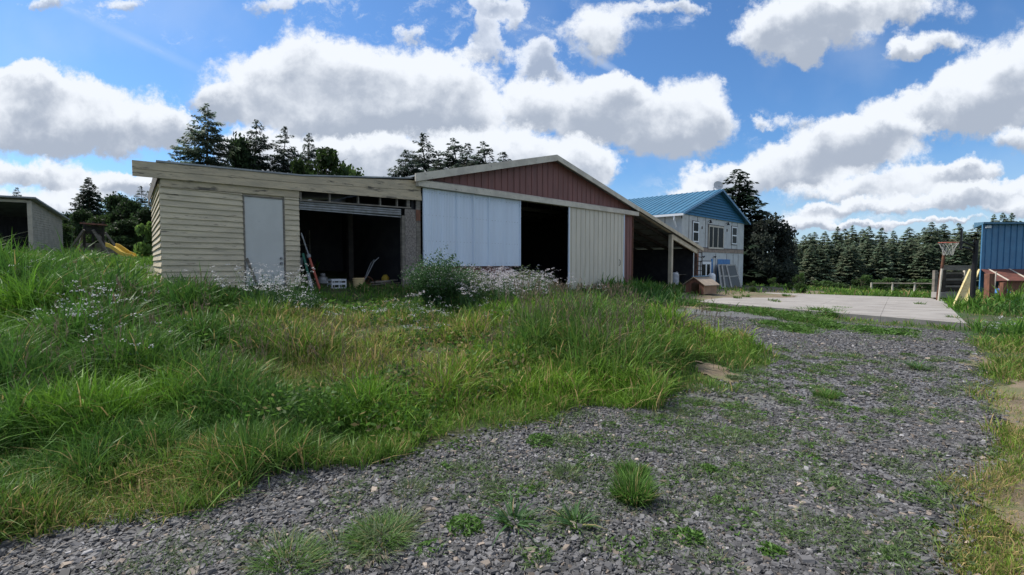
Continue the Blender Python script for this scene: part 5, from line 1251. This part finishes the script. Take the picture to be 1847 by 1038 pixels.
# the weeds one could point at
for (px, py, typ, r_, h_, lab) in (
  (1142,905,'lone',.12,.21,'thick dark green grass tuft standing alone in the gravel, lower right of centre'),
  (1140,866,'lone',.11,.15,'smaller bright tuft touching the back of the thick lone grass tuft'),
  (925,948,'ros',.20,0,'spreading long-leaved rosette weed in the gravel at bottom centre'),
  (1037,952,'ros',.17,0,'compact long-leaved rosette weed right of the spreading one'),
  (1020,862,'tuft',.16,.12,'low fine grass tuft midway between the rosettes and the tall grass'),
  (838,955,'mound',.13,.06,'bright leafy weed cushion left of the spreading rosette'),
  (975,800,'mound',.14,.07,'rounded leafy weed cushion at the edge of the tall grass'),
  (690,975,'patch',.26,.13,'wide grassy weed patch at the bottom of the gravel, left of centre'),
  (560,1012,'patch',.28,.12,'thin sprawling grass patch at the bottom edge of the gravel'),
  (740,890,'tuft',.20,.10,'sparse grey-green grass tuft in the gravel below the uncut grass'),
  (1240,975,'mound',.11,.05,'small green weed cushion near the bottom right of centre'),
  (1392,1000,'mound',.08,.04,'tiny bright green weed near the bottom edge of the gravel'),
  (1320,785,'patch',.30,.09,'broad thin grass patch in the middle of the gravel'),
  (1490,718,'tuft',.22,.14,'airy grass tuft on the gravel right of the brown bare spot'),
  (1470,862,'patch',.26,.07,'flat weed patch in the right half of the gravel'),
  (1280,850,'mound',.08,.035,'little leafy weed in the gravel between the two tufts'),
  (1655,668,'ros',.26,0,'dark leafy rosette weed far along the gravel near its right edge')):
    p = hit(px, py)
    if typ == 'lone': pr = [tuft(p.x, p.y, r_, h_, 620, GR1, w_=.0075, lean=.5, spread=.9), tuft(p.x, p.y, r_*1.3, h_*.5, 200, GR2, w_=.007, lean=1.0)]
    elif typ == 'patch': pr = [tuft(p.x+rng.normal(0, r_*.4), p.y+rng.normal(0, r_*.3), r_*.6, h_, 420, (GR1, GR3)[q_ % 2], w_=.005, spread=.9, lean=.9) for q_ in range(4)]
    elif typ == 'tuft': pr = [tuft(p.x, p.y, r_, h_, int(420*r_/.2), GR1 if h_ > .13 else GR3, w_=.005)]
    elif typ == 'ros': pr = [tuft(p.x, p.y, r_*.5, r_*.95, 46, GR2, w_=.015, lean=1.1, spread=.5), tuft(p.x+.02, p.y-.02, r_*.5, r_*.7, 40, GR1, w_=.011, lean=.8, spread=.6), tuft(p.x, p.y, r_, .08, 160, GR3, w_=.005, spread=.9)]
    else: pr = [mound(p.x, p.y, r_, h_, int(2600*r_), GR1), tuft(p.x, p.y, r_, h_*1.4, int(300*r_), GR3, w_=.004, spread=.8)]
    weed_obj('weed', pr, lab, 'weed', base=tuple(p))
# the small growth between the stones
ps = []
sm = [(1240,770),(1240,788),(1160,812),(1190,788),(1075,805),(530,872),(450,965),(1430,664),(1520,660),(1400,672),(1340,870),(1380,885),(1500,905),(1290,930),(1180,965),(1620,760),(1690,740),(1680,770),(1600,700),(1560,680),(1440,800),(1550,640),(1640,640),(1700,650),
      (1100,770),(1420,723),(1430,730),(900,905),(885,910),(960,885),(940,890),(1090,845),(780,870),(800,850),(1330,740),(1520,760),(1560,800),(1620,850),(1660,950),(1600,1000),(1500,960),(960,1010),(770,1000),(1150,1020),(1290,1025),(630,890),(1060,830),(1220,700),(1230,740),(1700,880),(1240,860),
      (1380,590),(1430,590),(1470,600),(1540,600),(1590,610),(1650,615),(1330,600),(1490,645),(1470,700),(1520,712)]
sm += [(x_+random.uniform(-30, 30), y_+random.uniform(-8, 8)) for x_, y_ in ((1400,672),(1450,665),(1500,668),(1560,655),(1480,690),(1520,640),(1600,620),(1640,610),(1700,620),(1420,640),(1380,700),(1330,720),(1290,760),(1350,800),(1200,745),(1180,760),(1260,730),(1610,720),(1720,700),(1740,760),(1700,830),(1680,900),(1660,970),(1640,1010),(1560,740),(1460,760),(1100,790),(1010,800),(700,850),(820,860),(420,900),(380,925))]
for _ in range(260):
    sm.append((random.gauss(1350, 300), 640+abs(random.gauss(0, 1))*150))
sm = [q_ for q_ in sm if q_[1] < 1035 and inpoly(np.array([hit(*q_).x]), np.array([hit(*q_).y]), DRV)[0]]
for px, py in sm:
    p = hit(px+random.uniform(-8, 8), py+random.uniform(-5, 5)); r_ = random.uniform(.05, .2)
    ps.append(mound(p.x, p.y, r_, .04, int(650*r_), GR1 if random.random() < .4 else GR3))
    ps.append(tuft(p.x, p.y, r_, random.uniform(.05, .11), int(900*r_), GR3, w_=.0045, spread=.9))
n = 34000; X, Y = scatter(n, 2.3, 16, -.9, 1.05)
k = drv_keep(X, Y) & (vnoise(X, Y, .9, 41)*vnoise(X, Y, 3.1, 42)*(.8+.4*rng.random(n)) > .31); X, Y = X[k], Y[k]; n = len(X)
for rpt in range(3):
    a = rng.random(n)*6.283; x2 = X+rng.normal(0, .03, n); y2 = Y+rng.normal(0, .03, n)
    ps.append(blades('', x2, y2, rng.uniform(.03, .12, n), a, np.abs(rng.normal(.8, .4, n)), np.maximum(.0045, .0013*Y), np.array(GR3)[None]*(.6+.9*rng.random(n))[:, None]))
weed_obj('gravel_weeds', ps, 'low scattered weeds and grass growing between the stones of the drive', 'weeds', kind='stuff')
# leafy strip of weeds between drive and pad, and at the lean-to
ps = []
for px, py, r_, h_ in ((1380,566,.5,.22),(1420,572,.5,.2),(1450,578,.6,.22),(1480,570,.5,.3),(1500,590,.5,.15),(1350,560,.5,.15),(1300,558,.4,.12),(1290,550,.4,.1),(1250,548,.5,.18),(1560,596,.6,.1),(1620,600,.6,.08),(1400,588,.6,.12),(1440,595,.6,.12)):
    for q_ in range(4):
        p = hit(px+random.uniform(-14, 14), py+random.uniform(-4, 4)); ps.append(rosette(p.x, p.y, h_*1.3, 16, GR1)); ps.append(tuft(p.x, p.y, r_, h_, 160, GR1, w_=.014, spread=1.0)); ps.append(mound(p.x, p.y, r_*.6, h_*.7, 170, GR1, leaf=.03))
for px, py in ((1395,546),(1400,549),(1512,560),(1522,561),(1418,536),(1510,531),(1580,532),(1720,578),(1330,540),(1345,537),(1530,531),(1660,552)):
    p = hit(px, py); v_ = tuft(p.x, p.y, .16, .16, 60, GR1, w_=.012, spread=1.0); v_[0][:, 2] += .05; ps.append(v_)
weed_obj('leafy_weeds', ps, 'band of leafy weeds between the gravel drive and the concrete pad', 'weeds', kind='stuff')
# low broad-leaved weeds and brown bare growth in the worn middle of the field
ps = []
n = 5200; X, Y = scatter(n, 4.0, 13, -1.1, .35); k = ~inpoly(X, Y, DRV) & ~blocked(X, Y) & (vnoise(X, Y, 1.1, 51) > .45); X, Y = X[k], Y[k]; n = len(X)
for rpt in range(7):
    x2 = X+rng.normal(0, .07, n); y2 = Y+rng.normal(0, .07, n); h_, dr_, de_ = gfield(x2, y2); Z = G(x2, y2)+h_*.75*rng.random(n)
    a1 = rng.normal(0, 1, (n, 3)); a1 /= np.linalg.norm(a1, axis=1)[:, None]; a2 = np.cross(a1, rng.normal(0, 1, (n, 3))); a2 /= np.linalg.norm(a2, axis=1)[:, None]
    lf = (.010+.0022*Y)[:, None]*(.6+.8*rng.random(n))[:, None]; c_ = np.where((rng.random(n) < dr_*.35)[:, None], DRY*.75, np.array(GR1))*(.5+.9*rng.random(n))[:, None]
    V, Q, K = quads_from(np.stack([x2, y2, Z], -1), a1*lf*1.4, a2*lf*.7, c_); ps.append((V, Q, None, K))
weed_obj('broadleaf_weeds', ps, 'low broad-leaved weeds mixed through the rough grass in the field', 'weeds', kind='stuff', m='leaf')
# tall seed heads in the clump right of centre
ps = []
def seedgrass(n, px0, px1, py0, py1, h0, h1, col):
    P_ = [hit(random.uniform(px0, px1), random.uniform(py0, py1)) for _ in range(max(8, n//12))]
    X = np.repeat([p.x for p in P_], 12)+rng.normal(0, .16, len(P_)*12); Y = np.repeat([p.y for p in P_], 12)+rng.normal(0, .16, len(P_)*12)
    k = ~inpoly(X, Y, DRV) & ~blocked(X, Y); X, Y = X[k], Y[k]; m_ = len(X); hh = rng.uniform(h0, h1, m_); a = rng.random(m_)*6.283; ln = np.abs(rng.normal(.12, .09, m_))
    c_ = np.array(col)[None]*(.6+.8*rng.random(m_))[:, None]
    ps.append(blades('', X, Y, hh, a, ln, np.maximum(.003, .0007*Y), c_))
    for q_ in range(5):
        t = .80+.04*q_; x2 = X+np.cos(a)*ln*hh*t**2.1; y2 = Y+np.sin(a)*ln*hh*t**2.1; z2 = G(X, Y)+hh*t*(1-.34*ln*t**1.5)
        ps.append(blades('', x2, y2, hh*.09, rng.random(m_)*6.283, np.full(m_, .5), np.maximum(.006, .0012*Y), np.array([.15, .115, .085])[None]*(.6+.8*rng.random(m_))[:, None], z=z2))
seedgrass(330, 900, 1180, 600, 720, .75, 1.15, (.13, .19, .05))
seedgrass(160, 1100, 1300, 580, 660, .5, .8, (.13, .14, .05))
seedgrass(300, 430, 800, 600, 740, .35, .6, (.13, .11, .06))
seedgrass(200, 20, 420, 560, 800, .5, .8, (.12, .14, .05))
seedgrass(120, 1000, 1120, 540, 560, .5, .7, (.10, .10, .05))
weed_obj('seeding_grass', ps, 'tall thin grass stems with purplish brown seed heads', 'grass', kind='stuff')
# wildflowers
def umbel_plants(roots, hfun, heads=5, leafy=10, petal=.011, spread=.16, leaf=.03, lcol=GR2, pink=0.0):
    """roots: list of ground points; returns (stem+leaf parts, petal quads)"""
    ps, pc = [], []
    for p in roots:
        h_ = hfun(); n = heads
        X = np.full(n, p.x)+rng.normal(0, .02, n); Y = np.full(n, p.y)+rng.normal(0, .02, n)
        a = rng.random(n)*6.283; ln = rng.uniform(.1, .5, n); hh = h_*rng.uniform(.75, 1.05, n)
        ps.append(blades('', X, Y, hh, a, ln, np.full(n, max(.004, .0009*p.y)), np.array(lcol)[None]*np.ones((n, 1))*1.2))
        hx = X+np.cos(a)*ln*hh; hy = Y+np.sin(a)*ln*hh; hz = G(X, Y)-.02+hh*(1-.34*ln)
        m_ = 9
        c_ = np.stack([np.repeat(hx, m_), np.repeat(hy, m_), np.repeat(hz, m_)], -1)+rng.normal(0, 1, (n*m_, 3))*np.array([.028, .028, .010])
        pc.append(c_)
        if leafy:
            k_ = leafy; t = rng.random(k_)*.8; i_ = rng.integers(0, n, k_)
            c2 = np.stack([X[i_]+np.cos(a[i_])*ln[i_]*hh[i_]*t**2, Y[i_]+np.sin(a[i_])*ln[i_]*hh[i_]*t**2, G(X[i_], Y[i_])+hh[i_]*t], -1)+rng.normal(0, .03, (k_, 3))
            a1 = rng.normal(0, 1, (k_, 3)); a1 /= np.linalg.norm(a1, axis=1)[:, None]; a2 = np.cross(a1, rng.normal(0, 1, (k_, 3))); a2 /= np.linalg.norm(a2, axis=1)[:, None]
            V, Q, K = quads_from(c2, a1*leaf, a2*leaf*.35, np.array(lcol)[None]*(.6+.8*rng.random(k_))[:, None]); ps.append((V, Q, None, K))
    c_ = np.concatenate(pc); n = len(c_)
    a1 = rng.normal(0, 1, (n, 3))*np.array([1, 1, .4]); a1 /= np.linalg.norm(a1, axis=1)[:, None]; a2 = np.cross(a1, rng.normal(0, 1, (n, 3))*np.array([.4, .4, 1])); a2 /= np.linalg.norm(a2, axis=1)[:, None]
    sz = petal*(.7+.6*rng.random(n))[:, None]
    V, Q, K = quads_from(c_, a1*sz, a2*sz*.8, np.array([.52, .52, .54])[None]*np.ones((n, 1))*(.8+.3*rng.random(n))[:, None]*np.array([1, 1-pink, 1-pink*.6]))
    return ps, (V, Q, None, K)
def patch_roots(n, px0, px1, py0, py1):
    out = []
    for _ in range(n*3):
        p = hit(random.gauss((px0+px1)/2, (px1-px0)/3.6), random.gauss((py0+py1)/2, (py1-py0)/3.6))
        if not blocked(np.array([p.x]), np.array([p.y]))[0] and not inpoly(np.array([p.x]), np.array([p.y]), DRV)[0]: out.append(p)
        if len(out) >= n: break
    return out
def flower_thing(label, name, roots, hfun, cat='wildflowers', kind=None, group=None, **kw):
    b_ = roots[0]; b_ = (sum(p.x for p in roots)/len(roots), sum(p.y for p in roots)/len(roots)); b_ = (*b_, g1(*b_))
    ps, pt = umbel_plants(roots, hfun, **kw)
    V, Q, T_, K = np_pack(ps+[pt])
    o = np_mesh(name, V-np.array(b_), quads=Q, tris=T_, colors=K, m='grass', base=b_); return tag(o, label, cat, group, kind)
U = random.uniform
flower_thing('dense drift of white umbel flowers in the lush grass left of the shed', 'white_wildflowers', patch_roots(13, 120, 215, 590, 660), lambda: U(.62, .85), kind='stuff', petal=.012)
flower_thing('white flowers crowding the foot of the plain shed door', 'white_wildflowers', patch_roots(46, 420, 570, 540, 575), lambda: U(.5, .95), kind='stuff', petal=.012)
flower_thing('pinkish white flower bank in front of the white sliding door', 'white_wildflowers', patch_roots(190, 800, 1010, 528, 565), lambda: U(.5, 1.0), kind='stuff', petal=.014, pink=.06, heads=7)
flower_thing('scattered white flowers over the middle of the field', 'white_wildflowers', patch_roots(40, 450, 1000, 555, 620), lambda: U(.25, .5), kind='stuff', petal=.009, heads=4)
flower_thing('sparse white flowers in the far left grass', 'white_wildflowers', patch_roots(14, 20, 330, 520, 700), lambda: U(.5, .8), kind='stuff', petal=.010, heads=3)
flower_thing('few white daisies in the grass at the far right', 'white_wildflowers', patch_roots(5, 1790, 1845, 590, 620), lambda: U(.3, .5), kind='stuff', petal=.012, heads=3)
# bushy weeds standing clear of the grass
def bushy(label, px, py, h_, r_, stems, group=None, flowers=True, col=GR2, leaf=.022):
    p = hit(px, py); t = thing('flowering_bush', label, 'bush', tuple(p), 0, group)
    ps, pc = [], []
    n = stems; a = rng.random(n)*6.283; q_ = np.sqrt(rng.random(n)); X = p.x+np.cos(a)*q_*r_*.35; Y = p.y+np.sin(a)*q_*r_*.35; hh = h_*(1-.35*q_**2)*rng.uniform(.75, 1.08, n); ln = q_*r_/h_*.9
    ps.append(blades('', X, Y, hh, a, ln, np.full(n, .010), np.array(col)[None]*np.ones((n, 1))*1.1))
    k_ = n*34; i_ = rng.integers(0, n, k_); tt = rng.random(k_)**.7
    c2 = np.stack([X[i_]+np.cos(a[i_])*ln[i_]*hh[i_]*tt**2.1, Y[i_]+np.sin(a[i_])*ln[i_]*hh[i_]*tt**2.1, G(X[i_], Y[i_])+hh[i_]*tt*(1-.34*ln[i_]*tt**1.5)], -1)+rng.normal(0, .045, (k_, 3))
    a1 = rng.normal(0, 1, (k_, 3)); a1 /= np.linalg.norm(a1, axis=1)[:, None]; a2 = np.cross(a1, rng.normal(0, 1, (k_, 3))); a2 /= np.linalg.norm(a2, axis=1)[:, None]
    lf = leaf*(.5+.8*rng.random(k_))[:, None]
    V, Q, K = quads_from(c2, a1*lf, a2*lf*.5, np.array(col)[None]*(.6+.9*rng.random(k_))[:, None]); ps.append((V, Q, None, K))
    weed_obj('foliage', ps, base=tuple(p), parent=t)
    if flowers:
        k2 = n*4; i_ = rng.integers(0, n, k2); tt = rng.uniform(.5, 1.03, k2)
        c3 = np.stack([X[i_]+np.cos(a[i_])*ln[i_]*hh[i_]*tt**2.1, Y[i_]+np.sin(a[i_])*ln[i_]*hh[i_]*tt**2.1, G(X[i_], Y[i_])+hh[i_]*tt*(1-.34*ln[i_]*tt**1.5)], -1)+rng.normal(0, .05, (k2, 3))
        a1 = rng.normal(0, 1, (k2, 3)); a1 /= np.linalg.norm(a1, axis=1)[:, None]; a2 = np.cross(a1, rng.normal(0, 1, (k2, 3))); a2 /= np.linalg.norm(a2, axis=1)[:, None]
        V, Q, K = quads_from(c3, a1*.009, a2*.009, np.array([.5, .5, .52])[None]*np.ones((k2, 1))); weed_obj('blossom', [(V, Q, None, K)], base=tuple(p), parent=t)
bushy('big round bush of dark stems with tiny pale flowers before the white sliding door', 792, 558, 1.30, .85, 330, col=(.045, .10, .035), leaf=.028)
bushy('smaller pale flowering bush right of the big one', 850, 552, .95, .6, 110, col=GR3)
bushy('white flowering bush in the gap between the barn doors', 955, 545, 1.0, .7, 120, col=GR3)
bushy('dark weedy clump growing against the shed wall left of the door', 325, 527, .38, .28, 46, flowers=False, leaf=.014)
bushy('dark leafy weed clump in the grass right of the shed door', 545, 560, .42, .4, 60, leaf=.02)
